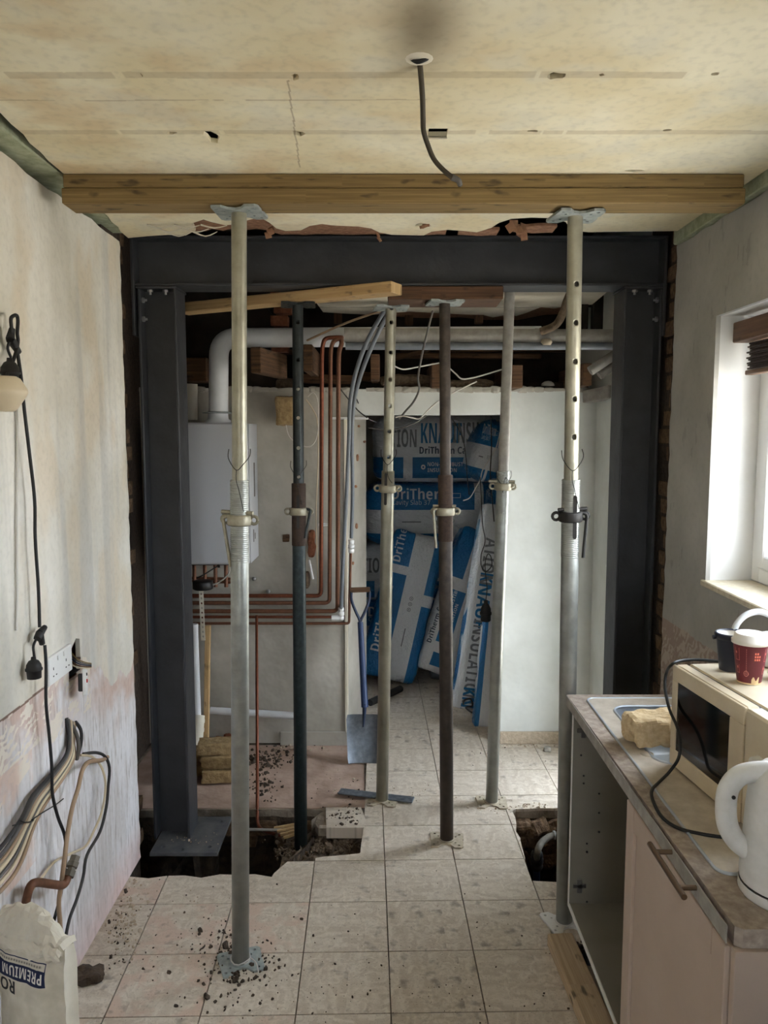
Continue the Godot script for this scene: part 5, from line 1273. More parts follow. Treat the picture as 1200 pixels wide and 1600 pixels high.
func left_wall_things():
	# festoon string: cable, moulded joints, lamp holders, one pale bulb
	var p0 := W(62, 990, 0.03)
	var t := thing("festoon_string", "black festoon lamp cable hanging down the left wall with rubber lamp holders", "festoon lights", p0)
	var rel := func(a: Array) -> Array:
		var o := []
		for q in a: o.append(q - p0)
		return o
	var st := S()
	tube(st, cat(rel.call(wl_pts([[27, 548], [33, 590], [38, 640], [45, 700], [54, 780], [55, 840], [60, 920], [62, 980]], 0.03)), 5), 0.0052, 8)
	tube(st, cat(rel.call(wl_pts([[70, 1008], [72, 1040], [72, 1100], [77, 1150], [81, 1200], [82, 1240], [90, 1275], [101, 1306], [103, 1340], [98, 1380], [92, 1410], [84, 1440], [76, 1480]], [0.03, 0.035, 0.035, 0.035, 0.035, 0.035, 0.04, 0.045, 0.04, 0.035, 0.03, 0.03, 0.03])), 5), 0.0052, 8)
	tube(st, cat(rel.call(wl_pts([[19, 520], [17, 500], [20, 494], [26, 493], [28, 502], [27, 520], [28, 535], [22, 560], [11, 585], [0, 612], [-12, 630]], 0.035)), 5), 0.0052, 8)
	obj("cable", st, M.rubber, t)
	for q in [[[70, 980], [62, 990], [58, 998], [66, 1006]], [[19, 514], [16, 530], [24, 540], [29, 550]]]:
		st = S(); tube(st, rel.call(wl_pts([q[0], q[1]], 0.03)), 0.0085, 8, 0.0125); tube(st, rel.call(wl_pts([q[1], q[2]], 0.03)), 0.0125, 8, 0.011); tube(st, rel.call(wl_pts([q[1], q[3]], 0.03)), 0.012, 8, 0.009); obj("moulded_joint", st, M.rubber, t)
	st = S(); tube(st, cat(rel.call(wl_pts([[56, 1000], [52, 1010], [53, 1022], [54, 1032]], 0.03)), 4), 0.004, 7); tube(st, cat(rel.call(wl_pts([[14, 535], [12, 545], [17, 558]], 0.03)), 4), 0.004, 7); obj("drop_lead", st, M.rubber, t)
	for q in [[53, 1046, 0.0235], [16, 583, 0.026]]:
		var r: float = q[2]
		st = S(); lathe(st, [Vector2(0, -r * 1.1), Vector2(r * 0.86, -r * 1.1), Vector2(r * 0.9, -r * 0.15), Vector2(r * 1.04, -r * 0.1), Vector2(r * 1.04, r * 0.12), Vector2(r * 0.95, r * 0.16), Vector2(r * 0.9, r * 0.6), Vector2(r * 0.6, r * 1.1), Vector2(r * 0.32, r * 1.25), Vector2(r * 0.28, r * 1.6), Vector2(0, r * 1.6)], at(W(q[0], q[1], 0.032) - p0), 20); obj("lamp_holder", st, M.rubber, t)
	var bp := W(6, 588, 0.075) - p0
	st = S(); lathe(st, [Vector2(0, -0.092), Vector2(0.024, -0.09), Vector2(0.03, -0.084), Vector2(0.052, -0.052), Vector2(0.057, -0.042), Vector2(0.057, -0.034), Vector2(0.04, -0.006), Vector2(0.03, 0.0), Vector2(0, 0.0)], at(bp), 24); obj("bulb", st, M.mw_cream, t)
	line("thin_cable", "thin pale cable stapled straight down the left wall below the festoon bulb", "cable", wl_pts([[26, 625], [27, 720], [26, 820], [27, 920], [26, 985]], 0.006), 0.0035, M.white_cable, "", false, 6)
	# wall sockets
	var s0 := W(73, 1047, 0.003)
	var z0: float = W(72, 1040, 0).z; var z1: float = W(107, 1030, 0).z
	var y := W(88, 1040, 0).y; var c := Vector3(WL, y, (z0 + z1) / 2)
	t = thing("double_socket", "white double socket on the left wall behind the festoon cable", "socket", c)
	var w := absf(z1 - z0) + 0.01
	obj("faceplate", box(Vector3(-0.004, -0.045, -w / 2), Vector3(0.011, 0.045, w / 2), 0.003), M.white_plastic, t)
	for s in [-1, 1]:
		for q in [[0.012, 0.012, 0.004, 0.009], [-0.012, -0.014, 0.007, 0.004], [-0.012, 0.014, 0.007, 0.004]]:
			st = S(); bx(st, at(Vector3(0.0115, -0.008 + q[0] * 1.0, s * w * 0.27 + q[1] * 0.8)), Vector3(0.001, q[3], q[2]), 0.0002); obj("pin_slot", st, M.black, t)
		st = S(); bx(st, at(Vector3(0.0125, 0.03, s * w * 0.13), Basis(Vector3.BACK, 0.1)), Vector3(0.005, 0.015, 0.009), 0.001); obj("rocker", st, M.white_plastic, t)
	# metal back box in its hole, and the loose socket pulled out of it
	c = W(119, 1024, -0.002)
	t = thing("back_box", "empty metal back box set in the hole beside the double socket", "back box", c)
	st = S(); bx(st, at(Vector3(-0.04, 0, 0)), Vector3(0.003, 0.12, 0.1), 0.0005); obj("back", st, M.dark_metal, t)
	for q in [[0, 0.058, 0.003, 0.1], [0, -0.058, 0.003, 0.1]]:
		st = S(); bx(st, at(Vector3(-0.02, q[1], 0)), Vector3(0.04, q[2], q[3]), 0.0005); obj("side", st, M.dark_metal, t)
	for k in 5:
		st = S(); tube(st, cat([Vector3(-0.03, 0.02 - 0.01 * k, -0.01 + 0.004 * k), Vector3(0.0, -0.01 - 0.008 * k, 0.0), Vector3(0.02, -0.03 - 0.006 * k, -0.02 - 0.002 * k), Vector3(0.03, -0.045 - 0.004 * k, -0.055)], 4), 0.0022, 6); obj("core_wire", st, [M.brass, M.grey_cable, M.dark_blue, M.joist_wood, M.cream_cable][k], t)
	c = W(133, 1066, 0.045)
	t = thing("loose_socket", "white fused switch plate hanging loose by its wires, with a small red mark", "switch", c)
	var lb := Basis(Vector3.UP, 0.30) * Basis(Vector3.RIGHT, -0.32)
	st = S(); bx(st, at(Vector3.ZERO, lb), Vector3(0.011, 0.088, 0.085), 0.002); obj("faceplate", st, M.white_plastic, t)
	st = S(); bx(st, at(lb * Vector3(-0.013, 0, -0.004), lb), Vector3(0.016, 0.06, 0.05), 0.003); obj("rear_body", st, M.black, t)
	st = S(); bx(st, at(lb * Vector3(0.007, 0.004, 0.014), lb), Vector3(0.005, 0.012, 0.014), 0.001); obj("neon", st, M.red_mark, t)
	st = S(); bx(st, at(lb * Vector3(0.007, 0.026, 0.022), lb), Vector3(0.004, 0.01, 0.008), 0.001); obj("rocker", st, M.black, t)
	# bundle of old cables that hangs off the wall to the lower left
	var bun := [[0.0, M.dark_cable, 0.006], [5.0, M.grey_cable, 0.0055], [9.0, M.tan_cable, 0.005], [13.0, M.cream_cable, 0.0062], [17.0, M.grey_cable, 0.005], [21.0, M.cream_cable, 0.0055], [26.0, M.tan_cable, 0.006]]
	var nm := ["outermost dark cable of the tied bundle on the left wall", "upper grey cable of the tied bundle on the left wall", "upper tan cable of the tied bundle on the left wall", "thick cream cable along the middle of the tied bundle", "lower grey cable of the tied bundle on the left wall", "lower cream cable of the tied bundle on the left wall", "lowest tan cable of the tied bundle on the left wall"]
	for k in 7:
		var d: float = bun[k][0]
		line("bundle_cable", nm[k], "cable", wl_pts([[104 + d * 0.5, 1122 + d * 0.3], [108 + d * 0.25, 1150 + d * 0.4], [104 + d * 0.45, 1178 + d * 0.2], [84 + d * 0.6, 1206 + d * 0.3], [52 + d * 0.75, 1242 + d * 0.5], [34 + d * 0.72, 1278 + d * 0.5], [8 + d, 1316 + d * 1.1], [-20 + d * 1.1, 1345 + d * 1.5], [-70 + d, 1395 + d * 1.5]], [0.004, 0.014, 0.022 + 0.003 * (k % 3), 0.02, 0.022 + 0.003 * (k % 2), 0.03, 0.026, 0.03, 0.03]), bun[k][2], bun[k][1], "tied cable bundle", true, 7)
	st = S(); var ring := []
	for k in 11: ring.append(W(42 + 11 * cos(TAU * k / 10), 1280 + 5 * sin(TAU * k / 10), 0.03 + 0.012 * sin(TAU * k / 10)))
	tube(st, ring, 0.0022, 5); tube(st, cat(wl_pts([[50, 1281], [66, 1270], [86, 1258], [99, 1248]], 0.035), 4), 0.002, 5); tube(st, wl_pts([[33, 1286], [20, 1290]], 0.034), 0.002, 5); one("cable_tie", "black cable tie with a long tail round the cable bundle", "cable tie", st, M.black)
	for q in [["upper", [[118, 1128], [126, 1140], [127, 1158], [121, 1184]], M.dark_cable, 0.006], ["lower", [[113, 1134], [121, 1152], [123, 1170], [120, 1186]], M.grey_cable, 0.007]]:
		line("stub_cable", "dark cable curving out of the chase beside the cable bundle, %s of two" % q[0], "cable", wl_pts(q[1], [0.004, 0.03, 0.035, 0.02]), q[3], q[2], "", true, 8)
	# long loops
	line("loop_cable", "tan flat cable looping over and down in front of the copper elbow", "cable", wl_pts([[168, 1183], [158, 1188], [140, 1190], [129, 1203], [122, 1232], [113, 1262], [106, 1300], [101, 1340], [96, 1380], [92, 1410], [94, 1445], [97, 1490]], [0.03, 0.045, 0.05, 0.055, 0.06, 0.06, 0.06, 0.06, 0.055, 0.05, 0.045, 0.04]), 0.0075, M.tan_cable, "", true, 8)
	line("loop_cable", "dark grey cable in the widest loop on the left wall, running down to the floor", "cable", wl_pts([[130, 1178], [150, 1176], [164, 1182], [171, 1200], [169, 1230], [166, 1262], [156, 1300], [136, 1336], [130, 1370], [120, 1405], [108, 1438], [100, 1480]], [0.01, 0.025, 0.04, 0.045, 0.045, 0.045, 0.04, 0.035, 0.035, 0.035, 0.035, 0.035]), 0.0055, M.dark_cable, "", true, 8)
	line("loop_cable", "pale cream cable in the inner loop that curls back to the copper elbow", "cable", wl_pts([[126, 1180], [142, 1182], [156, 1194], [164, 1216], [164, 1242], [158, 1272], [146, 1300], [134, 1322], [110, 1334], [86, 1346], [66, 1370], [40, 1405], [20, 1430]], [0.012, 0.03, 0.035, 0.04, 0.04, 0.04, 0.035, 0.03, 0.025, 0.022, 0.02, 0.02, 0.02]), 0.0042, M.cream_cable, "", true, 8)
	# capped copper elbow with its compression fitting
	c = W(60, 1383, 0.05)
	t = thing("copper_elbow", "brown copper pipe stub with a brass compression fitting, above the paper sack", "copper pipe", c)
	var pp := wl_pts([[38, 1425], [46, 1388], [58, 1379], [84, 1382], [100, 1382], [108, 1364]], [0.03, 0.05, 0.055, 0.06, 0.065, 0.07]); var pr := []
	for q in pp: pr.append(q - c)
	st = S(); tube(st, cat(pr, 5), 0.0125, 12); obj("pipe", st, M.copper_dull, t)
	var f0: Vector3 = W(107, 1370, 0.07) - c; var f1: Vector3 = W(118, 1338, 0.075) - c
	var fb := along(f0, f1); fb = Basis(fb.z, fb.x, fb.y)
	var fl := f0.distance_to(f1)
	st = S(); lathe(st, [Vector2(0.012, 0), Vector2(0.018, 0), Vector2(0.018, fl * 0.3), Vector2(0.013, fl * 0.34), Vector2(0.013, fl * 0.42), Vector2(0.019, fl * 0.46), Vector2(0.019, fl * 0.7), Vector2(0.016, fl * 0.74), Vector2(0.016, fl), Vector2(0.011, fl), Vector2(0.011, fl * 0.6), Vector2(0, fl * 0.6)], at(f0, fb), 6, false); obj("compression_fitting", st, M.dust_pipe, t)
	# ceiling flex
	c = F(655, 93, CE)
	t = thing("ceiling_flex", "twisted dark flex hanging from the hole in the ceiling", "cable", c)
	var fx := []
	for q in [[655, 93, 0.0], [657, 110, 0.015], [660, 150, 0.06], [661, 185, 0.11], [662, 205, 0.13], [668, 225, 0.155], [677, 247, 0.175], [690, 263, 0.19], [706, 277, 0.2], [716, 282, 0.205], [719, 290, 0.215]]: fx.append(Z(q[0], q[1], c.z - 0.02 - 0.9 * q[2]) - c)
	st = S(); tube(st, cat(fx, 5), 0.0062, 8); obj("flex", st, M.olive, t)
	st = S(); tube(st, cat(fx.slice(8), 5), 0.0085, 8, 0.006); obj("taped_end", st, M.grey_cable, t)
	st = S(); tube(st, cat([c - c + Vector3(-0.02, 0.004, 0.0), Vector3(-0.005, -0.008, 0.008), Vector3(0.012, -0.004, 0.01), Vector3(0.022, 0.006, 0.0)], 4), 0.005, 6); obj("clamped_loop", st, M.rubber, t)

# ---------------------------------------------------------------- kitchen along the window wall
func kitchen():
	var z0 := -2.70; var z1 := -1.38; var xf := 0.645
	# open carcass, its door gone
	var c := Vector3(0.91, 0.15, -2.345)
	var t := thing("base_cabinet", "open doorless grey cabinet carcass under the sink end of the worktop", "cabinet", c)
	var t0 := t
	var P := func(called, lo: Vector3, hi: Vector3, m, bev := 0.001): return obj(called, box(lo - t0.position, hi - t0.position, bev), m, t0)
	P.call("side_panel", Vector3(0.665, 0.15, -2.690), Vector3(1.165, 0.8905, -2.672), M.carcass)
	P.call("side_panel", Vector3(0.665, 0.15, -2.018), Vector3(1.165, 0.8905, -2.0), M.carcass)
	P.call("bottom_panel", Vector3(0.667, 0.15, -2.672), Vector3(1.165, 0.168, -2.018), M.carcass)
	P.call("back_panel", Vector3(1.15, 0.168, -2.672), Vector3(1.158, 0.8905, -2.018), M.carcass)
	P.call("edge_strip", Vector3(0.6635, 0.15, -2.690), Vector3(0.665, 0.8905, -2.672), M.white_plastic, 0.0)
	P.call("edge_strip", Vector3(0.6635, 0.15, -2.672), Vector3(0.667, 0.168, -2.018), M.white_plastic, 0.0)
	for q in [[0.70, 0.235], [0.70, 0.81]]:
		var st := S(); bx(st, at(Vector3(q[0], q[1], -2.669) - c), Vector3(0.046, 0.016, 0.006), 0.002); bx(st, at(Vector3(q[0], q[1], -2.669) - c), Vector3(0.018, 0.052, 0.006), 0.002); obj("hinge_plate", st, M.grey_cable, t)
	for q in [[912, 1212], [912, 1224], [936, 1240], [936, 1270], [936, 1300], [917, 1318], [917, 1331], [917, 1409], [908, 1180]]:
		var p := Z(q[0], q[1], -2.6715); var st := S(); lathe(st, [Vector2(0.0036, 0), Vector2(0.0036, 0.0012), Vector2(0, 0.0012)], at(p - c, Basis(Vector3.RIGHT, PI / 2)), 8); obj("shelf_hole", st, M.black, t)
	for q in [[0.72, -2.60], [1.1, -2.60], [0.72, -2.1], [1.1, -2.1]]:
		var st := S(); lathe(st, [Vector2(0, 0), Vector2(0.03, 0), Vector2(0.03, 0.008), Vector2(0.018, 0.016), Vector2(0.018, 0.15), Vector2(0, 0.15)], at(Vector3(q[0], 0, q[1]) - c), 12); obj("leg", st, M.black, t)
	# cabinet with its cream door
	c = Vector3(0.91, 0.15, -1.69)
	t = thing("base_cabinet", "cream cabinet with a panelled door and bar handle, under the kettle end", "cabinet", c)
	var t1 := t
	P = func(called, lo: Vector3, hi: Vector3, m, bev := 0.001): return obj(called, box(lo - t1.position, hi - t1.position, bev), m, t1)
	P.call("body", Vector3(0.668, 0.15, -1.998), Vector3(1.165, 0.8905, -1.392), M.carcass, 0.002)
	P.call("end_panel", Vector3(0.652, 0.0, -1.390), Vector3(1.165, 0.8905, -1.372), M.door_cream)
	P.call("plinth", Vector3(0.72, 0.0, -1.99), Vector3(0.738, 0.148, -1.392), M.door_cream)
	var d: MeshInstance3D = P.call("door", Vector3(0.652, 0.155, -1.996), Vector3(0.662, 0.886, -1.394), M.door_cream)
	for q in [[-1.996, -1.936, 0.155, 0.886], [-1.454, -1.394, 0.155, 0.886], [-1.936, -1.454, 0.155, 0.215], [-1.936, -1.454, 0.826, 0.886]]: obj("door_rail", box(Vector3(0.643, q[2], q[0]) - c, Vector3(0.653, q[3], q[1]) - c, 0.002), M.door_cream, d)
	var ha := X(1018, 1323, 0.605); var hb := X(1066, 1386, 0.605); hb.y = ha.y
	var st2 := S(); tube(st2, [ha + Vector3(0, 0, -0.012) - c, hb + Vector3(0, 0, 0.012) - c], 0.0065, 10)
	for k in 2:
		var p := ha.lerp(hb, 0.12 + 0.76 * k) - c; tube(st2, [p, p + Vector3(0.043, 0, 0)], 0.0058, 8)
	obj("handle", st2, M.handle_metal, d)
	# worktop with the sink let in
	var st := S()
	var basin := rrect(Vector2(0.757, -2.578), Vector2(1.062, -2.10), 0.06)
	plate(st, PackedVector2Array([Vector2(xf, z0), Vector2(1.178, z0), Vector2(1.178, z1), Vector2(xf + 0.024, z1), Vector2(xf + 0.012, z1 - 0.01)]), [basin], 0.0, 0.038, at(Vector3(0, CT, 0), FLAT))
	t = one("worktop", "dusty brown laminate worktop running below the window", "worktop", st, M.worktop)
	st = S(); bx(st, at(Vector3(xf - 0.001, CT - 0.019, (z0 + z1) / 2 - 0.005)), Vector3(0.003, 0.036, z1 - z0 - 0.014), 0.001); obj("front_edge", st, M.pipe_dusty, t)
	c = Vector3(0.9, CT, -2.3)
	t = thing("sink", "dusty steel inset sink with a rounded bowl at the far end of the worktop", "sink", c)
	st = S(); plate(st, rrect(Vector2(0.70, -2.655), Vector2(1.135, -1.56), 0.03), [rrect(Vector2(0.762, -2.572), Vector2(1.057, -2.105), 0.055)], -0.003, 0.0005, at(Vector3(0, CT, 0) - c, FLAT)); obj("deck", st, M.sink_dusty, t)
	st = S(); var rim := []
	for p in rrect(Vector2(0.70, -2.655), Vector2(1.135, -1.56), 0.03): rim.append(Vector3(p.x, CT + 0.002, p.y) - c)
	rim.append(rim[0]); tube(st, rim, 0.004, 6); obj("rim", st, M.sink_steel, t)
	st = S(); rim = []
	for p in rrect(Vector2(0.762, -2.572), Vector2(1.057, -2.105), 0.055): rim.append(Vector3(p.x, CT + 0.003, p.y) - c)
	rim.append(rim[0]); tube(st, rim, 0.0045, 6); obj("bowl_lip", st, M.sink_steel, t)
	st = S(); var rr := rrect(Vector2(0.762, -2.572), Vector2(1.057, -2.105), 0.055); var cc := Vector2(0.91, -2.34)
	st.set_smooth_group(0)
	for k in rr.size():
		var a := rr[k]; var b := rr[(k + 1) % rr.size()]
		for l in 4:
			var s0: float = [1.0, 0.985, 0.97, 0.9][l]; var s1: float = [0.985, 0.97, 0.9, 0.0][l]; var y0: float = [0.0, -0.13, -0.155, -0.162][l]; var y1: float = [-0.13, -0.155, -0.162, -0.165][l]
			var A := cc + (a - cc) * s0; var B := cc + (b - cc) * s0; var C := cc + (b - cc) * s1; var D := cc + (a - cc) * s1
			quad(st, Vector3(A.x, CT + y0, A.y) - c, Vector3(B.x, CT + y0, B.y) - c, Vector3(C.x, CT + y1, C.y) - c, Vector3(D.x, CT + y1, D.y) - c, Vector3(cc.x - a.x, 0.3, cc.y - a.y))
	obj("bowl", st, M.sink_steel, t)
	st = S(); lathe(st, [Vector2(0.0185, 0.002), Vector2(0.0185, 0.005), Vector2(0.0, 0.0055)], at(F(1011, 1180, CT) - c), 18); obj("hole_cover", st, M.sink_dusty, t)
	# stone block
	st = S(); lump(st, at(Vector3(0.815, CT + 0.052, -2.25), Basis(Vector3.UP, 0.08)), Vector3(0.19, 0.086, 0.11), 12, 0.022, 61, 0.16, 12.0, false, 0.2)
	t = one("stone_block", "rough buff stone block resting across the sink edge", "stone", st, M.stone)
	# microwave oven
	var f0 := Vector3(0.793, CT + 0.008, -2.109); var fx := Vector3(0.031, 0, 0.261).normalized(); var fz := Vector3(-fx.z, 0, fx.x)
	var MB := Basis(fx, Vector3.UP, fz)
	t = thing("microwave", "cream microwave oven with a dark glass door on the worktop", "microwave", f0); t.transform = at(f0, MB)
	obj("casing", box(Vector3(0.0, 0.0, -0.335), Vector3(0.485, 0.279, -0.046), 0.005), M.mw_cream, t)
	obj("seam", box(Vector3(0.004, 0.004, -0.05), Vector3(0.481, 0.275, -0.04), 0.0), M.black, t)
	var dr := obj("door", box(Vector3(0.0, 0.0, -0.043), Vector3(0.345, 0.279, -0.006), 0.006), M.mw_cream, t)
	for q in [[0.0, 0.345, 0.0, 0.047], [0.0, 0.345, 0.237, 0.279], [0.0, 0.028, 0.047, 0.237], [0.285, 0.345, 0.047, 0.237]]: obj("door_rail", box(Vector3(q[0], q[2], -0.008), Vector3(q[1], q[3], 0.0), 0.002), M.mw_cream, dr)
	obj("door_glass", box(Vector3(0.026, 0.045, -0.008), Vector3(0.287, 0.239, -0.003), 0.0), M.dark_glass, dr)
	obj("control_panel", box(Vector3(0.348, 0.0, -0.043), Vector3(0.485, 0.279, 0.0), 0.006), M.mw_cream, t)
	for k in 2:
		st = S(); lathe(st, [Vector2(0.022, 0), Vector2(0.02, 0.016), Vector2(0, 0.018)], at(Vector3(0.415, 0.07 + 0.1 * k, 0.0), Basis(Vector3.RIGHT, PI / 2)), 18); obj("dial", st, M.kettle_white, t)
	for q in [[0.03, -0.05], [0.45, -0.05], [0.03, -0.3], [0.45, -0.3]]:
		st = S(); lathe(st, [Vector2(0, -0.008), Vector2(0.012, -0.008), Vector2(0.012, 0.0), Vector2(0, 0.0)], at(Vector3(q[0], 0, q[1])), 10); obj("foot", st, M.black, t)
	var mt := CT + 0.008 + 0.279
	var cord := [F(1128, 1034, mt + 0.005), F(1095, 1031, mt + 0.006), F(1066, 1032, mt + 0.006), F(1050, 1038, mt + 0.004), Z(1041, 1052, -2.15), Z(1039, 1075, -2.13), Z(1046, 1108, -2.09), Z(1058, 1136, -2.03), Z(1063, 1160, -2.0), Z(1060, 1185, -1.99), F(1046, 1206, CT + 0.03), F(1030, 1222, CT + 0.008), F(1019, 1234, CT + 0.006), F(1020, 1250, CT + 0.006), F(1034, 1276, CT + 0.006), F(1060, 1294, CT + 0.006), F(1096, 1303, CT + 0.006), F(1128, 1308, CT + 0.006)]
	st = S(); tube(st, cat(cord, 5), 0.0042, 8); one("power_cord", "black power cord draped over the microwave corner and across the worktop", "cord", st, M.black)
	# cups and what stands behind them on the microwave
	var cup := func(label, p: Vector3, h: float, rb: float, rt: float, m: Material, lid: bool, turn: float):
		var u := thing("paper_cup", label, "cup", p); u.rotation.y = turn
		var s2 := S(); lathe(s2, [Vector2(0, 0.004), Vector2(rb - 0.002, 0.004), Vector2(rb - 0.001, 0.0), Vector2(rb, 0.002)], Transform3D(), 32); obj("foot_ring", s2, M.cup_white, u)
		s2 = S(); s2.set_smooth_group(0)
		for k in 32:
			var a := TAU * k / 32; var b := TAU * (k + 1) / 32
			quad(s2, Vector3(cos(a) * rb, 0.002, sin(a) * rb), Vector3(cos(b) * rb, 0.002, sin(b) * rb), Vector3(cos(b) * rt, h, sin(b) * rt), Vector3(cos(a) * rt, h, sin(a) * rt), Vector3(cos(a), 0, sin(a)), Vector2(1.0 - k / 32.0, 0), Vector2(1.0 - (k + 1) / 32.0, 0), Vector2(1.0 - (k + 1) / 32.0, 1), Vector2(1.0 - k / 32.0, 1))
		obj("wall", s2, m, u)
		s2 = S()
		if lid: lathe(s2, [Vector2(rt - 0.002, h - 0.006), Vector2(rt + 0.0035, h - 0.005), Vector2(rt + 0.004, h + 0.003), Vector2(rt, h + 0.005), Vector2(rt - 0.004, h + 0.019), Vector2(rt - 0.007, h + 0.021), Vector2(rt - 0.011, h + 0.0185), Vector2(0.0, h + 0.0165)], Transform3D(), 32)
		else: lathe(s2, [Vector2(rt, h - 0.003), Vector2(rt + 0.002, h), Vector2(rt, h + 0.003), Vector2(rt - 0.003, h), Vector2(rb - 0.002, 0.012), Vector2(0, 0.01)], Transform3D(), 32)
		obj("lid" if lid else "lining", s2, M.cup_white if lid else M.cup_white, u)
		return u
	cup.call("wine-red printed paper cup with a cream lid on the microwave", F(1170, 1066, mt), 0.108, 0.029, 0.042, M.cup_print, true, 0.9)
	var bc: Node3D = cup.call("dark blue paper cup on the microwave, behind the red one", F(1142, 1047, mt), 0.098, 0.03, 0.041, M.cup_blue, false, 0.0)
	st = S(); lathe(st, [Vector2(0.04, 0.088), Vector2(0.0455, 0.088), Vector2(0.0455, 0.1), Vector2(0.041, 0.104), Vector2(0.036, 0.1)], Transform3D(), 28); tube(st, [Vector3(-0.04, 0.092, 0.0), Vector3(-0.052, 0.09, 0.0)], 0.006, 8); obj("rim_band", st, M.cup_blue, bc)
	var jb := F(1196, 1040, mt); jb.x += 0.03
	t = thing("jug", "pale grey plastic jug with a high arched handle behind the cups", "jug", jb)
	st = S(); lathe(st, [Vector2(0, 0), Vector2(0.045, 0), Vector2(0.05, 0.01), Vector2(0.052, 0.075), Vector2(0.046, 0.085), Vector2(0, 0.088)], Transform3D(), 24); obj("body", st, M.kettle_white, t)
	var top1 := Z(1142, 992, jb.z) - jb
	st = S(); tube(st, cat([Z(1146, 990, jb.z) - jb + Vector3(0, -0.03, 0), Z(1148, 982, jb.z) - jb, Z(1160, 965, jb.z) - jb, Z(1176, 957, jb.z) - jb, Z(1192, 957, jb.z) - jb, Z(1212, 968, jb.z) - jb, Z(1225, 990, jb.z) - jb, Z(1227, 1015, jb.z) - jb], 6), 0.0085, 10); obj("handle", st, M.flue_white, t)
	var pk := F(1203, 1062, mt)
	t = thing("food_packet", "white and purple plastic packet at the right edge, beside the red cup", "packet", pk + Vector3(0.03, 0, 0))
	st = S(); lump(st, at(Vector3(0, 0.04, 0)), Vector3(0.07, 0.08, 0.045), 6, 0.012, 88, 0.4, 18.0, true); obj("wrapper", st, M.cup_white, t)
	st = S(); lump(st, at(Vector3(-0.022, 0.042, 0.012)), Vector3(0.03, 0.022, 0.03), 4, 0.004, 89, 0.3, 18.0, true); obj("printed_patch", st, plain("purple", C8(70, 40, 110), 0.5), t)
	# jug kettle
	var kp := Vector3(0.806, CT, -1.495)
	t = thing("kettle", "white plastic jug kettle with a hooped handle on the near end of the worktop", "kettle", kp); t.rotation.y = -0.1
	st = S(); lathe(st, [Vector2(0, 0), Vector2(0.086, 0), Vector2(0.089, 0.004), Vector2(0.088, 0.022)], Transform3D(), 36); obj("base", st, M.kettle_white, t)
	st = S(); lathe(st, [Vector2(0.085, 0.022), Vector2(0.085, 0.026)], Transform3D(), 36); obj("base_gap", st, M.dark_metal, t)
	st = S(); lathe(st, [Vector2(0.087, 0.026), Vector2(0.088, 0.04), Vector2(0.085, 0.10), Vector2(0.081, 0.18), Vector2(0.077, 0.225), Vector2(0.070, 0.247), Vector2(0.055, 0.262), Vector2(0.03, 0.27), Vector2(0, 0.272)], Transform3D(), 36); obj("body", st, M.kettle_white, t)
	st = S(); tube(st, cat([Vector3(-0.02, 0.252, 0), Vector3(-0.06, 0.252, 0), Vector3(-0.098, 0.242, 0), Vector3(-0.119, 0.214, 0), Vector3(-0.123, 0.175, 0), Vector3(-0.117, 0.135, 0), Vector3(-0.1, 0.106, 0), Vector3(-0.078, 0.088, 0)], 6), 0.0165, 14, 0.0165, 1.25); obj("handle", st, M.kettle_white, t)
	st = S(); lathe(st, [Vector2(0, 0), Vector2(0.004, 0), Vector2(0.004, 0.002), Vector2(0, 0.002)], at(Vector3(-0.116, 0.205, 0.02), Basis(Vector3.RIGHT, PI / 2)), 8); obj("screw", st, M.black, t)
	# dark appliance past the end of the worktop
	c = Vector3(0.95, 0, -1.06)
	t = thing("oven", "black free-standing appliance past the near end of the worktop", "appliance", c)
	obj("body", box(Vector3(-0.22, 0.02, -0.3), Vector3(0.22, 0.86, 0.3), 0.006), M.black, t)
	obj("door", box(Vector3(-0.245, 0.12, -0.295), Vector3(-0.222, 0.7, 0.295), 0.006), M.black, t)
	obj("door_glass", box(Vector3(-0.248, 0.2, -0.25), Vector3(-0.244, 0.62, 0.25), 0.001), M.dark_glass, t)

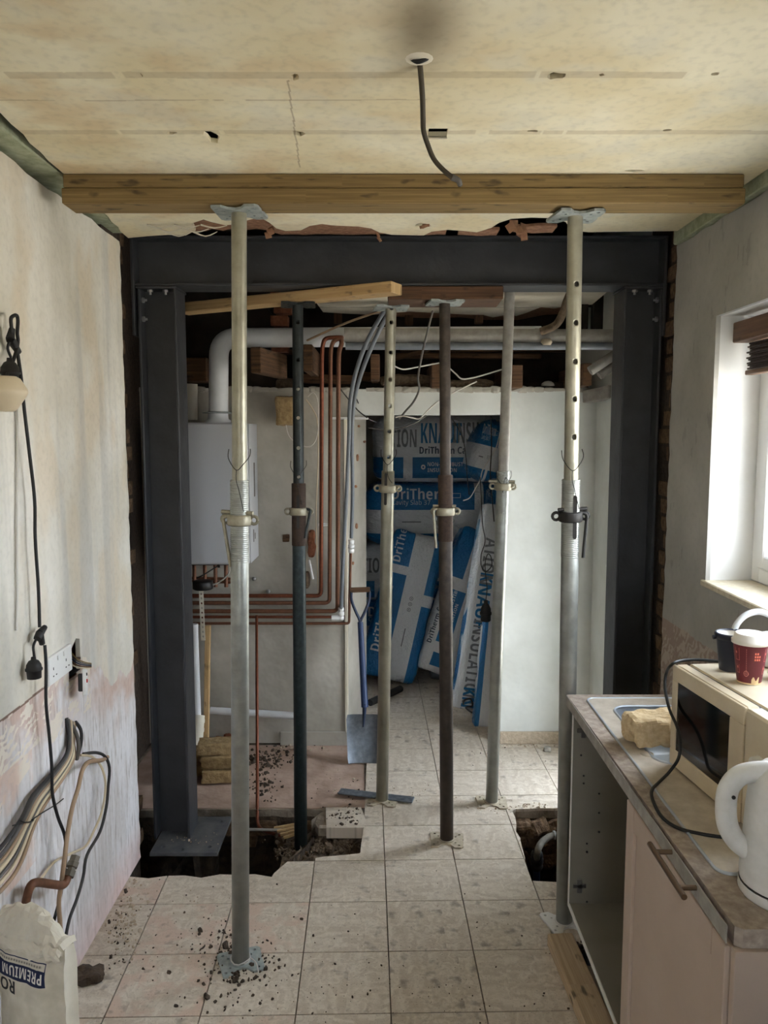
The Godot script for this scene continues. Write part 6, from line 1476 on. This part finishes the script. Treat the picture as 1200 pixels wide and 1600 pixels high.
# ---------------------------------------------------------------- things on the floor
func floor_things():
	# length of sawn timber by the front right prop
	var a := Vector3(0.637, 0.024, -2.685); var b := Vector3(0.688, 0.024, -1.75)
	var st := S(); bx(st, at((a + b) / 2, along(a, b)), Vector3(a.distance_to(b), 0.047, 0.092), 0.004, Vector2(0.2, 0.4)); one("floor_timber", "dusty length of sawn timber on the floor below the open cabinet", "timber", st, M.floor_timber)
	# paper sack standing on its head
	var R := Vector3(-0.835, 0, -1.91); var d := Vector3(0.935, 0, 0.355).normalized(); var n := Vector3(-d.z, 0, d.x)
	var c := R - d * 0.11 - n * 0.03
	var t := thing("paper_sack", "cream paper sack of building mix with upside-down blue lettering, bottom left corner", "sack", c)
	var hn := nz(91, 4.0, 3)
	var H := 0.515; var WD := 0.22; var TH := 0.05
	var sk := func(u: float, v: float, f: float) -> Vector3:
		var w := hn.get_noise_2d(u * 0.5, v * 0.8) * 0.010
		var bulge := 0.03 * sin(clampf(v, 0, 1) * PI) * sin(u * PI)
		var pinch := smoothstep(0.86, 1.0, v)
		var half := TH * 0.5 * (1.0 - 0.35 * pinch)
		return d * ((u - 0.5) * (WD + 0.012 * hn.get_noise_2d(v * 2.0, 9.0))) + Vector3.UP * (v * H + 0.012 * hn.get_noise_2d(u * 2.0, 3.0) * pinch) + n * (f * half + (bulge + w) * f)
	st = S(); grid(st, 14, 20, func(u, v): return sk.call(u, v, 1.0), func(_m): return n)
	var mesh := done(st)
	# printed face: the right edge of the print lies on the right edge of the sack
	st = S(); st.set_smooth_group(0)
	for j in 20:
		for i in 14:
			var q := []; var uv := []
			for k in [[0, 0], [1, 0], [1, 1], [0, 1]]:
				var u: float = (i + k[0]) / 14.0; var v: float = (j + k[1]) / 20.0
				q.append(sk.call(u, v, 1.0)); uv.append(Vector2(1.0 - (1.0 - u) * 0.55, (1.0 - v) * 0.86))
			quad(st, q[0], q[1], q[2], q[3], n, uv[0], uv[1], uv[2], uv[3])
	obj("printed_face", st, M.bag_print, t)
	st = S(); grid(st, 14, 16, func(u, v): return sk.call(u, v, -1.0), func(_m): return -n); obj("rear_face", st, M.bag_paper, t)
	for s in [0.0, 1.0]:
		st = S()
		grid(st, 6, 16, func(u, v):
			var p: Vector3 = sk.call(s, v, 1.0).lerp(sk.call(s, v, -1.0), u)
			return p - d * (s * 2.0 - 1.0) * 0.008 * sin(u * PI) * (1.0 - 0.4 * v), func(_m): return d * (s * 2.0 - 1.0))
		obj("gusset", st, M.bag_paper, t)
	# rolled, crumpled top
	st = S(); grid(st, 18, 12, func(u, v):
		var ang: float = v * PI
		var up: float = (0.03 + 0.05 * sin(u * 2.3 + 0.5) + 0.012 * hn.get_noise_2d(u * 4.0, v * 3.0)) * smoothstep(1.02, 0.6, u) + 0.003
		var base: Vector3 = sk.call(u, 1.0, 1.0).lerp(sk.call(u, 1.0, -1.0), v)
		return base + Vector3.UP * (sin(ang) * up - 0.012 * smoothstep(0.3, 0.0, v)) + n * (cos(ang) * 0.012 + 0.01 * hn.get_noise_2d(u * 6.0 + 4.0, v * 5.0)), func(m): return Vector3.UP + n * 0.3, false)
	obj("folded_top", st, M.bag_paper, t)
	st = S(); grid(st, 16, 6, func(u, v):
		var p: Vector3 = sk.call(u, 1.0 - v * 0.085 * (0.75 + 0.5 * hn.get_noise_2d(u * 4.0, 30.0)), 1.0)
		return p + n * (0.012 + 0.010 * sin(v * PI) + 0.006 * hn.get_noise_2d(u * 8.0, v * 4.0)), func(_m): return n, false)
	obj("fold_flap", st, M.bag_paper, t)
	# dark clod beside the sack
	st = S(); lump(st, at(F(133, 1532) + Vector3(0, 0.016, 0), Basis(Vector3.UP, 0.25)), Vector3(0.115, 0.04, 0.07), 7, 0.016, 92, 0.4, 22.0); one("earth_clod", "black clod of earth on the floor beside the paper sack", "clod", st, M.soil)
	# stacked old bricks at the back left
	for k in 5:
		var q: Array = [[347, 1228, 0.045, 0.1], [347, 1210, 0.12, -0.06], [340, 1186, 0.20, 0.12], [318, 1232, 0.04, 0.4], [312, 1212, 0.10, -0.3]][k]
		var p := F(q[0], q[1], q[2]); p.z = -4.05 - 0.01 * k; p = Z(q[0], q[1], p.z)
		st = S(); lump(st, at(Vector3(p.x, 0.036 + [0.0, 0.072, 0.144, 0.0, 0.07][k], p.z - (0.06 if k > 2 else 0.0)), Basis(Vector3.UP, q[3])), Vector3(0.20, 0.068, 0.1) if k < 3 else Vector3(0.11, 0.066, 0.1), 6, 0.01, 700 + k, 0.12, 12.0, false, 0.06)
		one("old_brick", ["old yellow brick at the bottom of the small stack behind the pit", "old yellow brick in the middle of the small stack behind the pit", "old yellow brick on top of the small stack behind the pit", "broken brick on the floor left of the small stack behind the pit", "broken brick leaning on another, left of the small stack behind the pit"][k], "brick", st, M.brick_yellow, "old bricks behind the pit")
	# flat steel bar under the slim prop
	a = F(530, 1236, 0.012); b = F(646, 1250, 0.012)
	st = S(); bx(st, at((a + b) / 2, along(a, b)), Vector3(a.distance_to(b), 0.007, 0.06), 0.002); one("steel_bar", "flat dark steel bar lying on the floor behind the slim prop", "steel bar", st, M.blade_steel)
	st = S(); tube(st, [F(578, 1098, 0.025), F(626, 1076, 0.025)], 0.024, 12); one("drain_tube", "short black tube lying on the floor inside the doorway", "tube", st, M.tube_black)
	# pale sticks poking from the ledge by the dark green prop
	for k in 4:
		a = F(428 + k * 5, 1294 + k * 5, -0.06); b = F(462, 1288 + k * 5, -0.045)
		st = S(); bx(st, at((a + b) / 2, along(a, b)), Vector3(a.distance_to(b), 0.012, 0.014), 0.002); one("wood_offcut", ["topmost", "second", "third", "lowest"][k] + " of the pale wood strips stacked in the pit beside the dark green prop", "wood strip", st, M.new_pine, "pale wood strips in the pit")
	line("pit_pipe", "grey pipe crossing the left pit behind the nearest prop", "pipe", [F(385, 1296, -0.06), F(440, 1297, -0.06)], 0.007, M.pipe_dusty, "", false)
	# island of tile left on its mortar, with soil on it
	st = S(); plate(st, PackedVector2Array([v2(F(509, 1262)), v2(F(564, 1262)), v2(F(571, 1280)), v2(F(569, 1294)), v2(F(510, 1294))]), [], -0.002, 0.05, at(Vector3.ZERO, FLAT)); one("tile_scrap", "broken corner of floor tile left on its mortar bed behind the dark green prop", "tile", st, M.tile1)
	# water pipe in the right pit
	c = F(839, 1338, -0.16)
	t = thing("pit_water_pipe", "grey elbowed water pipe with a ribbed connector in the right pit", "pipe", c)
	var w0 := F(900, 1304, -0.1) - c; var w1 := F(866, 1305, -0.1) - c; var w2 := F(848, 1315, -0.1) - c; var w3 := F(840, 1330, -0.11) - c
	st = S(); tube(st, cat([w0, w1, w2, w3, Vector3(0, -0.02, 0)], 5), 0.016, 12); obj("elbow", st, M.dust_pipe, t)
	st = S(); lathe(st, [Vector2(0.016, -0.07), Vector2(0.026, -0.06), Vector2(0.03, -0.045), Vector2(0.024, -0.04), Vector2(0.03, -0.03), Vector2(0.032, -0.01), Vector2(0.025, -0.005), Vector2(0.03, 0.004), Vector2(0.026, 0.02), Vector2(0.017, 0.028)], Transform3D(), 16); obj("connector", st, M.dark_metal, t)
	st = S(); tube(st, [Vector3(0, -0.05, 0), Vector3(0.0, -0.45, 0.02)], 0.0165, 12); obj("riser", st, M.shaft_blue, t)
	st = S(); lathe(st, [Vector2(0.017, -0.006), Vector2(0.021, -0.005), Vector2(0.021, 0.005), Vector2(0.017, 0.006)], at(w1, Basis(Vector3.BACK, PI / 2)), 12); obj("elbow_ring", st, M.pipe_dusty, t)
	st = S(); lump(st, at(F(855, 1174) + Vector3(0, 0.014, 0)), Vector3(0.04, 0.03, 0.035), 4, 0.006, 95, 0.4, 30.0); one("grey_pebble", "small grey stone on the tiles right of the doorway", "stone", st, M.pipe_dusty)
	debris()

func debris():
	# crumbs of plaster, mortar and earth: what nobody could count
	var heap := func(called, label, m: Material, spots: Array, sd: int):
		var r := RandomNumberGenerator.new(); r.seed = sd
		var s2 := S(); lump(s2, Transform3D(), Vector3.ONE, 2, 0.25, sd, 0.35, 1.3); var me := done(s2)
		var xs := []
		for q in spots:       # px, py, spread px, spread py, count, size, height
			for k in q[4]:
				var g := Vector2(r.randfn(0, 0.5), r.randfn(0, 0.5))
				var h: float = q[6]
				var p := F(q[0] + g.x * q[2], q[1] + g.y * q[3], h)
				if p.x < WL + 0.01 and p.z > -3.2: continue
				if h == 0.0 and (Geometry2D.is_point_in_polygon(v2(p), pit_left) or Geometry2D.is_point_in_polygon(v2(p), pit_right) or Geometry2D.is_point_in_polygon(v2(p), ledge)): continue
				if h == 0.0 and p.x < -0.1 and p.z < -3.74 : p.y -= 0.009
				var s: float = q[5] * 0.72 * exp(r.randfn(0, 0.5))
				xs.append(Transform3D(Basis.from_euler(Vector3(r.randf() * 6, r.randf() * 6, r.randf() * 6)) * Basis.from_scale(Vector3(s, s * r.randf_range(0.4, 0.8), s * r.randf_range(0.6, 1.2))), p + Vector3(0, s * 0.2, 0)))
		var mm := MultiMesh.new(); mm.transform_format = MultiMesh.TRANSFORM_3D; mm.mesh = me; mm.instance_count = xs.size()
		for i in xs.size(): mm.set_instance_transform(i, xs[i])
		var o := MultiMeshInstance3D.new(); o.multimesh = mm; o.material_override = m; o.name = numbered(called); add_child(o); tag(o, label, "debris"); o.set_meta("kind", "stuff")
	heap.call("earth_crumbs", "scattered dark crumbs of earth on the tiles, thickest round the nearest prop", M.soil, [[376, 1505, 60, 36, 150, 0.011, 0.0], [345, 1480, 50, 40, 70, 0.010, 0.0], [330, 1555, 60, 40, 26, 0.012, 0.0], [430, 1540, 160, 70, 50, 0.006, 0.0], [600, 1480, 300, 110, 80, 0.005, 0.0], [260, 1470, 90, 80, 50, 0.006, 0.0], [185, 1455, 22, 70, 60, 0.008, 0.0], [690, 1560, 200, 60, 40, 0.005, 0.0], [420, 1185, 40, 14, 160, 0.014, 0.0], [540, 1275, 28, 14, 90, 0.009, 0.0], [905, 1490, 26, 18, 140, 0.013, 0.0], [925, 1500, 20, 16, 70, 0.010, 0.0], [480, 1160, 70, 7, 50, 0.011, 0.0], [410, 1225, 26, 26, 90, 0.012, 0.0], [755, 1180, 70, 20, 20, 0.006, 0.0], [530, 1240, 50, 24, 30, 0.006, 0.0]], 3)
	heap.call("mortar_crumbs", "pale crumbs of mortar and plaster along the wall foot and pit edges", M.dust, [[205, 1400, 22, 70, 120, 0.009, 0.0], [186, 1450, 20, 60, 60, 0.009, 0.0], [300, 1330, 50, 10, 30, 0.008, 0.0], [320, 1420, 120, 70, 40, 0.005, 0.0], [768, 1262, 50, 12, 60, 0.006, 0.0], [640, 1240, 90, 16, 40, 0.005, 0.0], [830, 1166, 70, 4, 70, 0.008, 0.0], [840, 1262, 44, 8, 80, 0.008, 0.0], [470, 1168, 80, 5, 60, 0.010, 0.0], [540, 1232, 60, 30, 50, 0.006, 0.0], [376, 1500, 50, 30, 60, 0.008, 0.0], [300, 1312, 40, 10, 24, 0.007, 0.011]], 4)
	heap.call("rubble_fill", "broken rubble filling the shallow ledge round the dark green prop", M.rubble, [[500, 1322, 60, 14, 260, 0.02, -0.085], [540, 1310, 26, 14, 120, 0.016, -0.08], [455, 1335, 22, 8, 90, 0.02, -0.09]], 5)
	heap.call("brick_rubble", "loose brick rubble behind the brick stack in the back left corner", M.brick_red, [[335, 1165, 40, 12, 90, 0.03, 0.0], [350, 1150, 30, 14, 70, 0.035, 0.03]], 6)
